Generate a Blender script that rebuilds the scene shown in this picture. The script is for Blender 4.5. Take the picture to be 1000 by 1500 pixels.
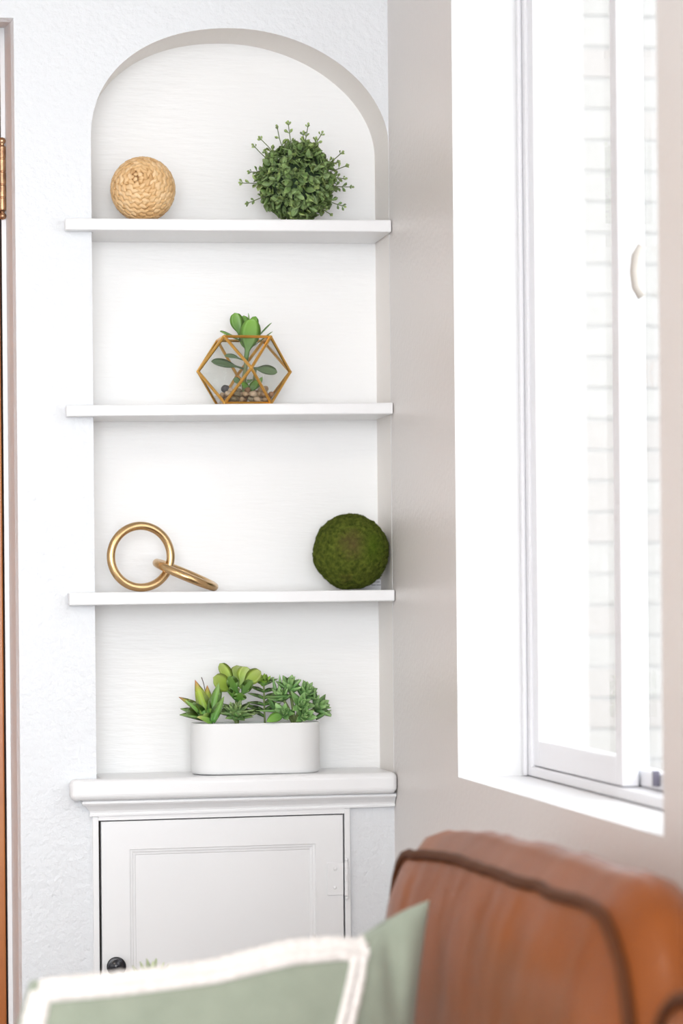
import bpy, bmesh, math, random
from mathutils import Vector, Matrix, noise
from mathutils.geometry import tessellate_polygon

for o in list(bpy.data.objects):
    bpy.data.objects.remove(o, do_unlink=True)
SC = bpy.context.scene
COL = SC.collection
random.seed(7)
PI = math.pi

# ------------------------------------------------------------------ camera
F_PX, CX, CY = 4200.0, 500.0, 880.0          # focal length and optical axis in photo pixels
DIST, EYE = 4.2, 1.17                         # back wall is the plane Y = 0
CAM = Vector((0, -DIST, EYE))
YAW = math.atan(700.0 / F_PX)
ROLL = -0.0088
CROT = Matrix.Rotation(-YAW, 3, 'Z') @ Matrix.Rotation(PI / 2, 3, 'X') @ Matrix.Rotation(ROLL, 3, 'Z')
cam = bpy.data.cameras.new('camera')
cam_o = bpy.data.objects.new('camera', cam)
COL.objects.link(cam_o)
cam_o.matrix_world = Matrix.Translation(CAM) @ CROT.to_4x4()
cam.sensor_fit = 'VERTICAL'
cam.sensor_height = 36.0
cam.lens = F_PX / 1500.0 * 36.0
cam.shift_y = (CY - 750.0) / 1500.0
cam.clip_start = 0.05
cam.dof.use_dof = True
cam.dof.focus_distance = 4.22
cam.dof.aperture_fstop = 5.6
SC.camera = cam_o

# ------------------------------------------------------------------ world, lights, exposure
SC.view_settings.view_transform = 'Standard'
SC.view_settings.look = 'None'
SC.view_settings.gamma = 1.0
SC.view_settings.exposure = 0.0
SC.view_settings.use_curve_mapping = False
SC.cycles.use_denoising = True
SC.cycles.max_bounces = 10
SC.cycles.transparent_max_bounces = 24

w = bpy.data.worlds.new('sky')
SC.world = w
w.use_nodes = True
bg = w.node_tree.nodes['Background']
bg.inputs[0].default_value = (0.93, 0.965, 1.0, 1)
bg.inputs[1].default_value = 3.7


def area(name, loc, rot, sx, sy, power, color=(1, 1, 1), portal=False):
    l = bpy.data.lights.new(name, 'AREA')
    l.shape = 'RECTANGLE'
    l.size, l.size_y = sx, sy
    l.energy = power
    l.color = color
    if portal:
        l.cycles.is_portal = True
    o = bpy.data.objects.new(name, l)
    COL.objects.link(o)
    o.location = loc
    o.rotation_euler = rot
    return o


# area lights added for daylight of unseen windows; rear and left walls have none
area('rear_daylight_fill', (-0.38, -6.35, 1.5), (PI / 2, 0, 0), 2.2, 1.8, 160, (0.945, 0.975, 1.0))
area('left_daylight_fill', (-2.93, -3.2, 1.35), (PI / 2, 0, -PI / 2), 1.8, 1.5, 10, (0.97, 0.985, 1.0))
# added warm overhead light that tints the upper wall; no fitting there
area('warm_overhead_fill', (-0.9, -2.6, 2.52), (0, 0, 0), 0.5, 0.5, 20, (1.0, 0.88, 0.76))


# ------------------------------------------------------------------ pixel helpers (a pixel gives a direction only)
def ray(px, py):
    return CROT @ Vector(((px - CX) / F_PX, -(py - CY) / F_PX, -1.0))


def at_y(px, py, y):
    d = ray(px, py)
    return CAM + d * ((y - CAM.y) / d.y)


def at_x(px, py, x):
    d = ray(px, py)
    return CAM + d * ((x - CAM.x) / d.x)


# ------------------------------------------------------------------ mesh helpers
def tag(o, label=None, cat=None, group=None, kind=None):
    if label: o['label'] = label
    if cat: o['category'] = cat
    if group: o['group'] = group
    if kind: o['kind'] = kind
    return o


def empty(name, loc):
    o = bpy.data.objects.new(name, None)
    o.empty_display_size = 0.05
    COL.objects.link(o)
    o.location = loc
    return o


ORIGIN = {}


def adopt(o, parent):
    """child whose data are in world coordinates (parents are never rotated)"""
    o.parent = parent
    base = ORIGIN.get(parent.name, Vector(parent.location))
    o.matrix_parent_inverse = Matrix.Translation(-base)
    ORIGIN[o.name] = Vector((0, 0, 0))


def mesh(name, verts, faces, smooth=False):
    me = bpy.data.meshes.new(name)
    me.from_pydata([tuple(v) for v in verts], [], faces)
    me.validate()
    bm = bmesh.new()
    bm.from_mesh(me)
    bmesh.ops.recalc_face_normals(bm, faces=bm.faces)
    bm.to_mesh(me)
    bm.free()
    if smooth:
        me.polygons.foreach_set('use_smooth', [True] * len(me.polygons))
    return me


def link(name, me, mat=None, parent=None):
    o = bpy.data.objects.new(name, me)
    COL.objects.link(o)
    if mat is not None and not me.materials:
        me.materials.append(mat)
    if parent is not None:
        adopt(o, parent)
    return o


def obj(name, verts, faces, mat, parent=None, smooth=False, bevel=0, seg=2):
    o = link(name, mesh(name, verts, faces, smooth), mat, parent)
    if bevel:
        m = o.modifiers.new('bevel', 'BEVEL')
        m.width = bevel
        m.segments = seg
        m.limit_method = 'ANGLE'
        m.angle_limit = math.radians(35)
    return o


def box_vf(x0, x1, y0, y1, z0, z1):
    v = [(x0, y0, z0), (x1, y0, z0), (x1, y1, z0), (x0, y1, z0), (x0, y0, z1), (x1, y0, z1), (x1, y1, z1), (x0, y1, z1)]
    f = [(0, 3, 2, 1), (4, 5, 6, 7), (0, 1, 5, 4), (1, 2, 6, 5), (2, 3, 7, 6), (3, 0, 4, 7)]
    return v, f


def box(name, x0, x1, y0, y1, z0, z1, mat, parent=None, bevel=0, seg=2):
    v, f = box_vf(x0, x1, y0, y1, z0, z1)
    return obj(name, v, f, mat, parent, False, bevel, seg)


def tube_vf(path, r, n=10, closed=False, cap=True):
    V, Fc = [], []
    m = len(path)
    path = [Vector(p) for p in path]
    up = None
    for i, p in enumerate(path):
        a = path[(i - 1) % m] if (closed or i > 0) else p
        b = path[(i + 1) % m] if (closed or i < m - 1) else p
        t = (b - a).normalized()
        if up is None:
            up = Vector((0, 0, 1)) if abs(t.z) < 0.9 else Vector((1, 0, 0))
        s = t.cross(up)
        if s.length < 1e-6:
            s = t.orthogonal()
        s.normalize()
        up = s.cross(t).normalized()
        rr = r[i] if isinstance(r, (list, tuple)) else r
        for k in range(n):
            an = 2 * PI * k / n
            V.append(p + (s * math.cos(an) + up * math.sin(an)) * rr)
    for i in range(m if closed else m - 1):
        j = (i + 1) % m
        for k in range(n):
            l = (k + 1) % n
            Fc.append((i * n + k, i * n + l, j * n + l, j * n + k))
    if cap and not closed:
        Fc.append(tuple(range(n)))
        Fc.append(tuple((m - 1) * n + k for k in range(n)))
    return V, Fc


def lathe_vf(profile, n=32, center=(0, 0, 0), axis='Z'):
    V, Fc = [], []
    c = Vector(center)
    for (r, h) in profile:
        for k in range(n):
            a = 2 * PI * k / n
            if axis == 'Z':
                V.append(c + Vector((r * math.cos(a), r * math.sin(a), h)))
            elif axis == 'Y':
                V.append(c + Vector((r * math.cos(a), h, r * math.sin(a))))
    m = len(profile)
    for i in range(m - 1):
        for k in range(n):
            l = (k + 1) % n
            Fc.append((i * n + k, i * n + l, (i + 1) * n + l, (i + 1) * n + k))
    Fc.append(tuple(range(n)))
    Fc.append(tuple((m - 1) * n + k for k in range(n)))
    return V, Fc


def prism_vf(outline, z0, z1):
    """outline: plan polygon (x, y); z0/z1: number or function of x"""
    n = len(outline)
    g0 = z0 if callable(z0) else (lambda x: z0)
    g1 = z1 if callable(z1) else (lambda x: z1)
    V = [(x, y, g0(x)) for x, y in outline] + [(x, y, g1(x)) for x, y in outline]
    Fc = [tuple(range(n)), tuple(range(n, 2 * n))]
    for i in range(n):
        j = (i + 1) % n
        Fc.append((i, j, n + j, n + i))
    return V, Fc


def catmull(pts, k=6):
    out = []
    n = len(pts)
    for i in range(n - 1):
        p0 = Vector(pts[max(i - 1, 0)]); p1 = Vector(pts[i]); p2 = Vector(pts[i + 1]); p3 = Vector(pts[min(i + 2, n - 1)])
        for s in range(k):
            t = s / k
            out.append(0.5 * ((2 * p1) + (p2 - p0) * t + (2 * p0 - 5 * p1 + 4 * p2 - p3) * t * t + (3 * p1 - p0 - 3 * p2 + p3) * t ** 3))
    out.append(Vector(pts[-1]))
    return out


def interp(x, table):
    if x <= table[0][0]: return table[0][1]
    for (a, b), (c, d) in zip(table, table[1:]):
        if x <= c:
            return b + (d - b) * (x - a) / (c - a)
    return table[-1][1]


# ------------------------------------------------------------------ materials
def mat(name, color, rough=0.5, metal=0.0, spec=0.5, var=None, var_scale=8.0, bump=0.0, bump_scale=60.0, bump_dist=0.002,
        stretch=(1, 1, 1), detail=4.0, sheen=0.0, sss=0.0):
    m = bpy.data.materials.new(name)
    m.use_nodes = True
    nt = m.node_tree
    b = nt.nodes['Principled BSDF']
    b.inputs['Base Color'].default_value = (*color, 1)
    b.inputs['Roughness'].default_value = rough
    b.inputs['Metallic'].default_value = metal
    b.inputs['Specular IOR Level'].default_value = spec
    if sheen:
        b.inputs['Sheen Weight'].default_value = sheen
    if sss:
        b.inputs['Subsurface Weight'].default_value = sss
        b.inputs['Subsurface Radius'].default_value = (0.004, 0.006, 0.002)
        b.inputs['Subsurface Scale'].default_value = 0.5
    tc = nt.nodes.new('ShaderNodeTexCoord')
    mp = nt.nodes.new('ShaderNodeMapping')
    mp.inputs['Scale'].default_value = stretch
    nt.links.new(tc.outputs['Object'], mp.inputs['Vector'])
    if var is not None:
        n = nt.nodes.new('ShaderNodeTexNoise')
        n.inputs['Scale'].default_value = var_scale
        n.inputs['Detail'].default_value = detail
        nt.links.new(mp.outputs[0], n.inputs['Vector'])
        r = nt.nodes.new('ShaderNodeValToRGB')
        r.color_ramp.elements[0].position = 0.33
        r.color_ramp.elements[1].position = 0.67
        r.color_ramp.elements[0].color = (*color, 1)
        r.color_ramp.elements[1].color = (*var, 1)
        nt.links.new(n.outputs['Fac'], r.inputs[0])
        nt.links.new(r.outputs[0], b.inputs['Base Color'])
    if bump:
        n2 = nt.nodes.new('ShaderNodeTexNoise')
        n2.inputs['Scale'].default_value = bump_scale
        n2.inputs['Detail'].default_value = 3.0
        n2.inputs['Roughness'].default_value = 0.55
        nt.links.new(mp.outputs[0], n2.inputs['Vector'])
        bp = nt.nodes.new('ShaderNodeBump')
        bp.inputs['Strength'].default_value = bump
        bp.inputs['Distance'].default_value = bump_dist
        nt.links.new(n2.outputs['Fac'], bp.inputs['Height'])
        nt.links.new(bp.outputs[0], b.inputs['Normal'])
    return m


def leaf_mat(name, base, tip, edge=0.6, rough=0.42, mid=None):
    """colour runs along the leaf (attribute t, 0 at the stalk, 1 at the tip) and differs a little from leaf to leaf"""
    m = bpy.data.materials.new(name)
    m.use_nodes = True
    nt = m.node_tree
    b = nt.nodes['Principled BSDF']
    b.inputs['Roughness'].default_value = rough
    b.inputs['Subsurface Weight'].default_value = 0.15
    b.inputs['Subsurface Radius'].default_value = (0.3, 0.5, 0.1)
    b.inputs['Subsurface Scale'].default_value = 0.004
    at = nt.nodes.new('ShaderNodeAttribute')
    at.attribute_name = 't'
    r = nt.nodes.new('ShaderNodeValToRGB')
    r.color_ramp.elements[0].color = (*base, 1)
    r.color_ramp.elements[0].position = 0.05
    r.color_ramp.elements[1].color = (*tip, 1)
    r.color_ramp.elements[1].position = 1.0
    if mid:
        e = r.color_ramp.elements.new(edge)
        e.color = (*mid, 1)
    nt.links.new(at.outputs['Fac'], r.inputs[0])
    oi = nt.nodes.new('ShaderNodeObjectInfo')
    hs = nt.nodes.new('ShaderNodeHueSaturation')
    mr = nt.nodes.new('ShaderNodeMapRange')
    mr.inputs['To Min'].default_value = 0.9
    mr.inputs['To Max'].default_value = 1.5
    nt.links.new(oi.outputs['Random'], mr.inputs['Value'])
    nt.links.new(mr.outputs[0], hs.inputs['Value'])
    nt.links.new(r.outputs[0], hs.inputs['Color'])
    nt.links.new(hs.outputs[0], b.inputs['Base Color'])
    return m


def thin_glass(name, tint=(1, 1, 1), refl=1.0):
    m = bpy.data.materials.new(name)
    m.use_nodes = True
    nt = m.node_tree
    nt.nodes.clear()
    out = nt.nodes.new('ShaderNodeOutputMaterial')
    mix = nt.nodes.new('ShaderNodeMixShader')
    tr = nt.nodes.new('ShaderNodeBsdfTransparent')
    tr.inputs[0].default_value = (*tint, 1)
    gl = nt.nodes.new('ShaderNodeBsdfGlossy')
    gl.inputs['Roughness'].default_value = 0.02
    fr = nt.nodes.new('ShaderNodeLayerWeight')
    fr.inputs['Blend'].default_value = 0.5
    pw = nt.nodes.new('ShaderNodeMath')
    pw.operation = 'POWER'
    pw.inputs[1].default_value = 5.0
    nt.links.new(fr.outputs['Facing'], pw.inputs[0])
    mu = nt.nodes.new('ShaderNodeMath')
    mu.operation = 'MULTIPLY_ADD'
    mu.inputs[1].default_value = 0.9 * refl
    mu.inputs[2].default_value = 0.035 * refl
    nt.links.new(pw.outputs[0], mu.inputs[0])
    nt.links.new(mu.outputs[0], mix.inputs[0])
    nt.links.new(tr.outputs[0], mix.inputs[1])
    nt.links.new(gl.outputs[0], mix.inputs[2])
    nt.links.new(mix.outputs[0], out.inputs[0])
    return m


M_WALL = mat('white_textured_plaster', (0.75, 0.77, 0.80), 0.45, bump=0.85, bump_scale=95, bump_dist=0.0025)
M_SIDE = mat('greige_textured_plaster', (0.755, 0.715, 0.69), 0.36, bump=0.4, bump_scale=120, bump_dist=0.002)
M_NICHE = mat('brushed_white_niche_paint', (0.905, 0.908, 0.91), 0.4, bump=0.35, bump_scale=22, bump_dist=0.002, stretch=(1, 1, 7))
M_REVEAL = mat('white_reveal_plaster', (0.92, 0.875, 0.835), 0.45, bump=0.2, bump_scale=90, bump_dist=0.001)
M_PAINT = mat('white_gloss_paint', (0.855, 0.86, 0.875), 0.28, bump=0.12, bump_scale=40, bump_dist=0.001)
M_DARK = mat('dark_gap_shade', (0.06, 0.045, 0.035), 0.8)
M_CEIL = mat('ceiling_white', (0.88, 0.85, 0.81), 0.7)
M_FLOOR = mat('oak_floor', (0.40, 0.385, 0.37), 0.4, var=(0.46, 0.44, 0.42), var_scale=5, stretch=(8, 0.7, 1))
M_WOODDOOR = mat('orange_varnished_wood', (0.52, 0.19, 0.045), 0.3, var=(0.42, 0.13, 0.03), var_scale=5, stretch=(14, 14, 1))
M_BRASS_OLD = mat('aged_brass', (0.62, 0.38, 0.22), 0.3, 1.0, var=(0.36, 0.2, 0.12), var_scale=80)
M_GOLD = mat('brushed_gold', (0.66, 0.45, 0.235), 0.26, 1.0, var=(0.60, 0.40, 0.20), var_scale=30)
M_FRAMEGOLD = mat('gold_lacquered_brass', (0.80, 0.47, 0.13), 0.3, 1.0, var=(0.68, 0.38, 0.09), var_scale=60)
M_BLACK = mat('black_enamel', (0.012, 0.012, 0.018), 0.22)
M_LEATHER = mat('cognac_leather', (0.265, 0.078, 0.020), 0.35, spec=0.15, var=(0.20, 0.055, 0.013), var_scale=7, bump=0.25, bump_scale=26, bump_dist=0.004)
M_WELT = mat('dark_leather_welt', (0.085, 0.028, 0.010), 0.6, spec=0.15)
M_GREEN = mat('sage_velvet', (0.285, 0.325, 0.26), 0.85, var=(0.25, 0.29, 0.23), var_scale=30, sheen=0.15, bump=0.2, bump_scale=300, bump_dist=0.001)
M_BRAID = mat('white_braid', (0.84, 0.82, 0.80), 0.85, var=(0.7, 0.67, 0.65), var_scale=140, bump=0.6, bump_scale=220, bump_dist=0.003)
M_VINYL = mat('white_window_frame', (0.80, 0.80, 0.83), 0.35)
M_WINGLASS = thin_glass('window_glass', (0.98, 0.985, 0.98), 0.6)
M_GLASS = thin_glass('clear_thin_glass', (0.965, 0.97, 0.965), 1.0)
M_POT = mat('matt_white_ceramic', (0.815, 0.82, 0.825), 0.55)
M_SOIL = mat('dark_potting_soil', (0.05, 0.035, 0.025), 0.95, bump=0.8, bump_scale=200)
M_PAPER = mat('white_paper', (0.80, 0.80, 0.83), 0.7)
M_INK = mat('grey_ink', (0.2, 0.2, 0.25), 0.7)
M_BRICK = [mat('pale_brick_%s' % s, c, 0.8, bump=0.4, bump_scale=40) for s, c in (('cream', (0.335, 0.32, 0.305)), ('rose', (0.33, 0.305, 0.29)), ('buff', (0.345, 0.33, 0.315)))]
M_MORTAR = mat('pale_mortar', (0.37, 0.36, 0.35), 0.9)
M_GROUND = mat('pale_paving', (0.5, 0.49, 0.46), 0.9)
M_WOODTABLE = mat('light_ash_wood', (0.62, 0.48, 0.32), 0.45, var=(0.52, 0.38, 0.24), var_scale=6, stretch=(1, 10, 1))

# ------------------------------------------------------------------ the setting
XW = at_y(577.5, 1180, 0).x            # the window wall is the plane X = XW
ND = 0.117                              # depth of the niche
NXR = XW - 0.0003                       # its right side is flush with the window wall
CEIL = 2.56

S1L = at_y(136, 1140, 0.0)
Z_COUNTER = at_y(300, 1139, -0.03).z
NXL = at_y(133.4, 250, 0).x
AX, AZ = at_y(345, 41.5, 0).x, at_y(345, 41.5, 0).z          # crown of the arch
AS = at_y(300, 207, 0).z                                      # springing line
arch = []
for i in range(61):                                           # two quarter super-ellipses, the right one a little slacker
    t = PI * i / 60
    right = t > PI / 2
    ex_, wd = (1.9, NXR - AX) if right else (2.2, AX - NXL)
    arch.append(Vector((AX - math.copysign(abs(math.cos(t)) ** (2 / ex_), math.cos(t)) * wd, 0, AS + (AZ - AS) * math.sin(t) ** (2 / ex_))))
niche = [Vector((NXR, 0, Z_COUNTER - 0.01)), Vector((NXL, 0, Z_COUNTER - 0.01))] + arch

CX0, CX1 = at_y(135.5, 1210, 0).x, at_y(513, 1195, 0).x     # cabinet frame
CZ0, CZ1 = 0.10, Z_COUNTER - 0.03

XD = at_y(27.4, 880, 0).x              # plaster edge of the doorway
ZD = at_y(12, 26, 0).z


def wall_poly(loops):
    tris = tessellate_polygon(loops)
    V = [v for l in loops for v in l]
    return V, [tuple(t) for t in tris]


outer = [Vector((XD, 0, 0)), Vector((XW, 0, 0)), Vector((XW, 0, CEIL)), Vector((XD, 0, CEIL))]
cabhole = [Vector((CX0 + .004, 0, CZ0)), Vector((CX0 + .004, 0, CZ1)), Vector((CX1 - .004, 0, CZ1)), Vector((CX1 - .004, 0, CZ0))]
V, Fc = wall_poly([outer, niche, cabhole])
XD2 = XD - 0.90
for q in ([(XD2, 0, ZD), (XD, 0, ZD), (XD, 0, CEIL), (XD2, 0, CEIL)], [(-3.0, 0, 0), (XD2, 0, 0), (XD2, 0, CEIL), (-3.0, 0, CEIL)]):
    b0 = len(V); V += q; Fc.append((b0, b0 + 1, b0 + 2, b0 + 3))
# rounded plaster returns of the doorway
xb = at_y(13.5, 880, 0.10).x
zb = at_y(6, 41, 0.10).z
b0 = len(V)
V += [(XD, 0, 0), (XD - 0.004, 0.012, 0), (xb, 0.10, 0), (XD, 0, ZD), (XD - 0.004, 0.012, ZD - 0.004), (xb, 0.10, zb),
      (XD2, 0, ZD), (XD2, 0.012, ZD - 0.004), (XD2, 0.10, zb), (XD2, 0, 0), (XD2, 0.012, 0), (XD2, 0.10, 0)]
for i in (0, 1):
    Fc += [(b0 + i, b0 + i + 1, b0 + i + 4, b0 + i + 3), (b0 + 3 + i, b0 + 4 + i, b0 + 7 + i, b0 + 6 + i), (b0 + 6 + i, b0 + 7 + i, b0 + 10 + i, b0 + 9 + i)]
wall_back = obj('wall_back', V, Fc, M_WALL)
tag(wall_back, 'white textured plaster wall with arched niche and doorway', None, None, 'structure')

# niche: reveal strip and back panel belong to the wall
n = len(niche)
V = [p.copy() for p in niche] + [Vector((p.x, ND, p.z)) for p in niche]
Fc = [(i, (i + 1) % n, n + (i + 1) % n, n + i) for i in range(n)]
o = obj('niche_reveal', V, Fc, M_REVEAL, wall_back)
o = obj('niche_back', [Vector((p.x, ND, p.z)) for p in niche], [tuple(range(n))], M_NICHE, wall_back)

floor = box('floor', -3.1, XW + 0.02, -6.6, 0.3, -0.06, 0.0, M_FLOOR); tag(floor, kind='structure')
ceil = box('ceiling', -3.1, XW + 0.15, -6.6, 0.02, CEIL, CEIL + 0.06, M_CEIL); tag(ceil, kind='structure')
wl = box('wall_left', -3.06, -3.0, -6.6, 0.02, 0, CEIL, M_WALL); tag(wl, kind='structure')
wr = box('wall_rear', -3.06, XW + 0.15, -6.6, -6.5, 0, CEIL, M_WALL); tag(wr, kind='structure')

# window wall, with its opening
pS = at_x(671, 1140.5, XW)             # far lower corner of the opening
pE = at_x(971.5, 1222, XW)             # near lower corner
YF, YN, ZS = pS.y, pE.y, (pS.z + pE.z) / 2
ZH = 2.16
xw2 = XW + 0.145                        # outer face of the wall
V, Fc = wall_poly([[Vector((XW, -6.6, 0)), Vector((XW, 0, 0)), Vector((XW, 0, CEIL)), Vector((XW, -6.6, CEIL))],
                   [Vector((XW, YN, ZS)), Vector((XW, YF, ZS)), Vector((XW, YF, ZH)), Vector((XW, YN, ZH))]])
b0 = len(V)
V += [(xw2, -6.6, 0), (xw2, 0.02, 0), (xw2, 0.02, CEIL), (xw2, -6.6, CEIL), (xw2, YN, ZS), (xw2, YF, ZS), (xw2, YF, ZH), (xw2, YN, ZH)]
Fc += [(b0, b0 + 1, b0 + 5, b0 + 4), (b0 + 1, b0 + 2, b0 + 6, b0 + 5), (b0 + 2, b0 + 3, b0 + 7, b0 + 6), (b0 + 3, b0, b0 + 4, b0 + 7)]
wall_right = obj('wall_right', V, Fc, M_SIDE)
tag(wall_right, 'greige textured plaster wall with the window', None, None, 'structure')
c = [(YN, ZS), (YF, ZS), (YF, ZH), (YN, ZH)]
V = [(XW, y, z) for y, z in c] + [(xw2, y, z) for y, z in c]
obj('window_reveal', V, [(i, (i + 1) % 4, 4 + (i + 1) % 4, 4 + i) for i in range(4)], M_PAINT, wall_right)

# window: frame, sliding sash, fixed sash
XF = XW + 0.092                         # room side of the window frame
win = empty('window_1', (XF, (YN + YF) / 2, ZS)); tag(win, kind='structure')
fy0, fy1 = YN + 0.002, YF - 0.002
fz0, fz1 = ZS + 0.001, ZH - 0.001
FW = 0.028
zfr = fz0 + 0.013
box('window_frame', XF, XF + 0.05, fy1 - FW, fy1, fz0, fz1, M_VINYL, win, 0.002)
box('window_frame', XF, XF + 0.05, fy0, fy0 + FW, fz0, fz1, M_VINYL, win, 0.002)
box('window_frame', XF, XF + 0.05, fy0 + FW, fy1 - FW, fz0, zfr, M_VINYL, win, 0.002)
box('window_frame', XF, XF + 0.05, fy0 + FW, fy1 - FW, fz1 - FW, fz1, M_VINYL, win, 0.002)
box('window_bead', XF - 0.006, XF, fy1 - 0.012, fy1, fz0, fz1, M_VINYL, win, 0.002)
ysl = at_x(914, 1155, XF + 0.006).y     # near end of the sliding sash
gl0 = at_x(797, 1089, XF + 0.018).y


def sash(x0, x1, y0, y1, z0, z1, wv, wb, label):
    s = box('sash_stile', x0, x1, y1 - wv, y1, z0, z1, M_VINYL, win, 0.002)
    box('sash_stile', x0, x1, y0, y0 + wv, z0, z1, M_VINYL, win, 0.002)
    box('sash_rail', x0, x1, y0 + wv, y1 - wv, z0, z0 + wb, M_VINYL, win, 0.002)
    box('sash_rail', x0, x1, y0 + wv, y1 - wv, z1 - wb, z1, M_VINYL, win, 0.002)
    xm = (x0 + x1) / 2
    g = box('window_pane', xm - 0.002, xm + 0.002, y0 + wv - .004, y1 - wv + .004, z0 + wb - .004, z1 - wb + .004, M_WINGLASS, win)


sash(XF + 0.004, XF + 0.024, ysl, fy1 - FW + 0.002, zfr + 0.001, fz1 - FW - 0.001, 0.03, 0.034, 'inner')
sash(XF + 0.027, XF + 0.047, fy0 + FW - 0.002, ysl + 0.06, zfr + 0.001, fz1 - FW - 0.001, 0.022, 0.02, 'outer')
# latch low on the fixed sash and pull on its side
p = at_x(958, 1152, XF + 0.02)
box('window_latch', XF + 0.018, XF + 0.026, p.y - 0.003, p.y + 0.003, zfr + 0.006, zfr + 0.024, mat('slate_latch', (0.16, 0.15, 0.2), 0.4), win, 0.001)
M_PULL = mat('grey_beige_plastic', (0.5, 0.46, 0.42), 0.4)
p = at_x(931, 398, XF + 0.02)
V, Fc = tube_vf([(XF + 0.027, p.y, p.z - 0.03), (XF + 0.020, p.y, p.z - 0.018), (XF + 0.018, p.y, p.z), (XF + 0.020, p.y, p.z + 0.018), (XF + 0.027, p.y, p.z + 0.03)], 0.0055, 8)
obj('window_pull', V, Fc, M_PULL, win, True)
area('window_portal', (xw2 + 0.01, (YN + YF) / 2, (ZS + ZH) / 2), (PI / 2, 0, PI / 2), YF - YN, ZH - ZS, 1, portal=True)

# doorway on the left: jamb strip, dark gap, wooden door with brass hinge
jx0, jx1 = at_y(7.3, 880, 0.10).x, xb
j = box('trim_1', jx0, jx1 + 0.01, 0.10, 0.16, 0, zb + 0.02, M_PAINT); tag(j, kind='structure')
j = box('trim_2', XD2 - 0.01, jx0 - 0.0005, 0.10, 0.16, zb - 0.006, zb + 0.02, M_PAINT); tag(j, kind='structure')
door = empty('door_1', ((XD2 + jx0) / 2, 0.125, 0)); tag(door, 'orange varnished wooden door with aged brass hinge', None, None, 'structure')
dx1 = jx0 - 0.0025
dx0 = XD2 + 0.008
for (a, b_, c_, d_) in ((dx0, dx0 + 0.11, 0.01, zb - .01), (dx1 - 0.11, dx1, 0.01, zb - .01)):
    box('door_stile', a, b_, 0.108, 0.145, c_, d_, M_WOODDOOR, door, 0.002)
for c_, d_ in ((0.01, 0.22), (0.95, 1.09), (zb - 0.13, zb - .01)):
    box('door_rail', dx0 + 0.11, dx1 - 0.11, 0.109, 0.144, c_, d_, M_WOODDOOR, door, 0.002)
for c_, d_ in ((0.22, 0.95), (1.09, zb - 0.13)):
    box('door_panel', dx0 + 0.11, dx1 - 0.11, 0.118, 0.136, c_, d_, M_WOODDOOR, door, 0.002)
box('gap_shade_strip', dx1, jx0, 0.13, 0.16, 0, zb, M_DARK, door)  # dark strip, the shade of the door gap put into its colour
hc = at_y(3.6, 262, 0.094)
zt, zbm = at_y(4, 214, 0.094).z, at_y(4, 309, 0.094).z
prof = []
seg = 5
for i in range(seg):
    a = zbm + (zt - zbm) * i / seg + 0.0006
    b_ = zbm + (zt - zbm) * (i + 1) / seg - 0.0006
    prof += [(0.0048, a), (0.0056, a + 0.001), (0.0056, b_ - 0.001), (0.0048, b_)]
V, Fc = lathe_vf(prof, 20, (hc.x, hc.y, 0))
hinge = obj('hinge', V, Fc, M_BRASS_OLD, door, False)
hinge['label'] = 'aged brass butt hinge with ball tips'
for z0, s in ((zt, 1), (zbm, -1)):
    V, Fc = lathe_vf([(0.004, z0), (0.0026, z0 + s * .0025), (0.0046, z0 + s * .005), (0.0054, z0 + s * .008), (0.004, z0 + s * .0115), (0.0008, z0 + s * .013)], 18, (hc.x, hc.y, 0))
    obj('hinge_tip', V, Fc, M_BRASS_OLD, hinge, True)

# outside: a pale brick wall and paving in full daylight
gr = box('ground_outside', XW + 0.16, 9, -7, 9, -0.12, -0.06, M_GROUND); tag(gr, kind='structure')
bx0 = at_y(860, 700, 2.8).x
bw = box('wall_outside', bx0 + 0.004, bx0 + 1.3, 2.815, 3.0, -0.06, 3.6, M_MORTAR); tag(bw, 'pale brick wall seen through the window', None, None, 'structure')
bv, bf = box_vf(-0.105, 0.105, -0.003, 0.02, -0.034, 0.034)
brick_me = [link_m for link_m in (mesh('brick', bv, bf) for _ in M_BRICK)]
for me, mm in zip(brick_me, M_BRICK): me.materials.append(mm)
for r_ in range(44):
    z = 0.1 + r_ * 0.078
    for c_ in range(4):
        x = bx0 + 0.105 + c_ * 0.22 + (0.11 if r_ % 2 else 0.0)
        o = bpy.data.objects.new('brick', random.choice(brick_me)); COL.objects.link(o)
        o.parent = bw
        o.location = (x, 2.8135 + random.uniform(-.001, .001), z)
    if r_ % 2:                                   # half brick closing the course at the corner
        o = bpy.data.objects.new('brick', random.choice(brick_me)); COL.objects.link(o)
        o.parent = bw
        o.location = (bx0 + 0.05, 2.8135, z); o.scale = (0.476, 1, 1)


# ------------------------------------------------------------------ shelves
def shelf(tl, tr, bl, br, prot, label):
    a, b_ = at_y(*tl, -prot), at_y(*tr, -prot)
    c_, d_ = at_y(*bl, -prot), at_y(*br, -prot)
    x0, x1 = a.x, XW - 0.001
    def lin(p, q): return lambda x: p.z + (q.z - p.z) * (x - p.x) / (q.x - p.x)
    top, bot = lin(a, b_), lin(c_, d_)
    xl = NXL + 0.0006
    plan = [(x0, -prot), (x1, -prot), (x1, ND - 0.001), (xl, ND - 0.001), (xl, -0.0006), (x0, -0.0006)]
    V, Fc = prism_vf(plan, bot, top)
    o = obj('niche_shelf', V, Fc, M_PAINT, None, False, 0.0022, 3)
    tag(o, label, 'shelf', 'painted shelves in the arched niche')
    return top


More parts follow.
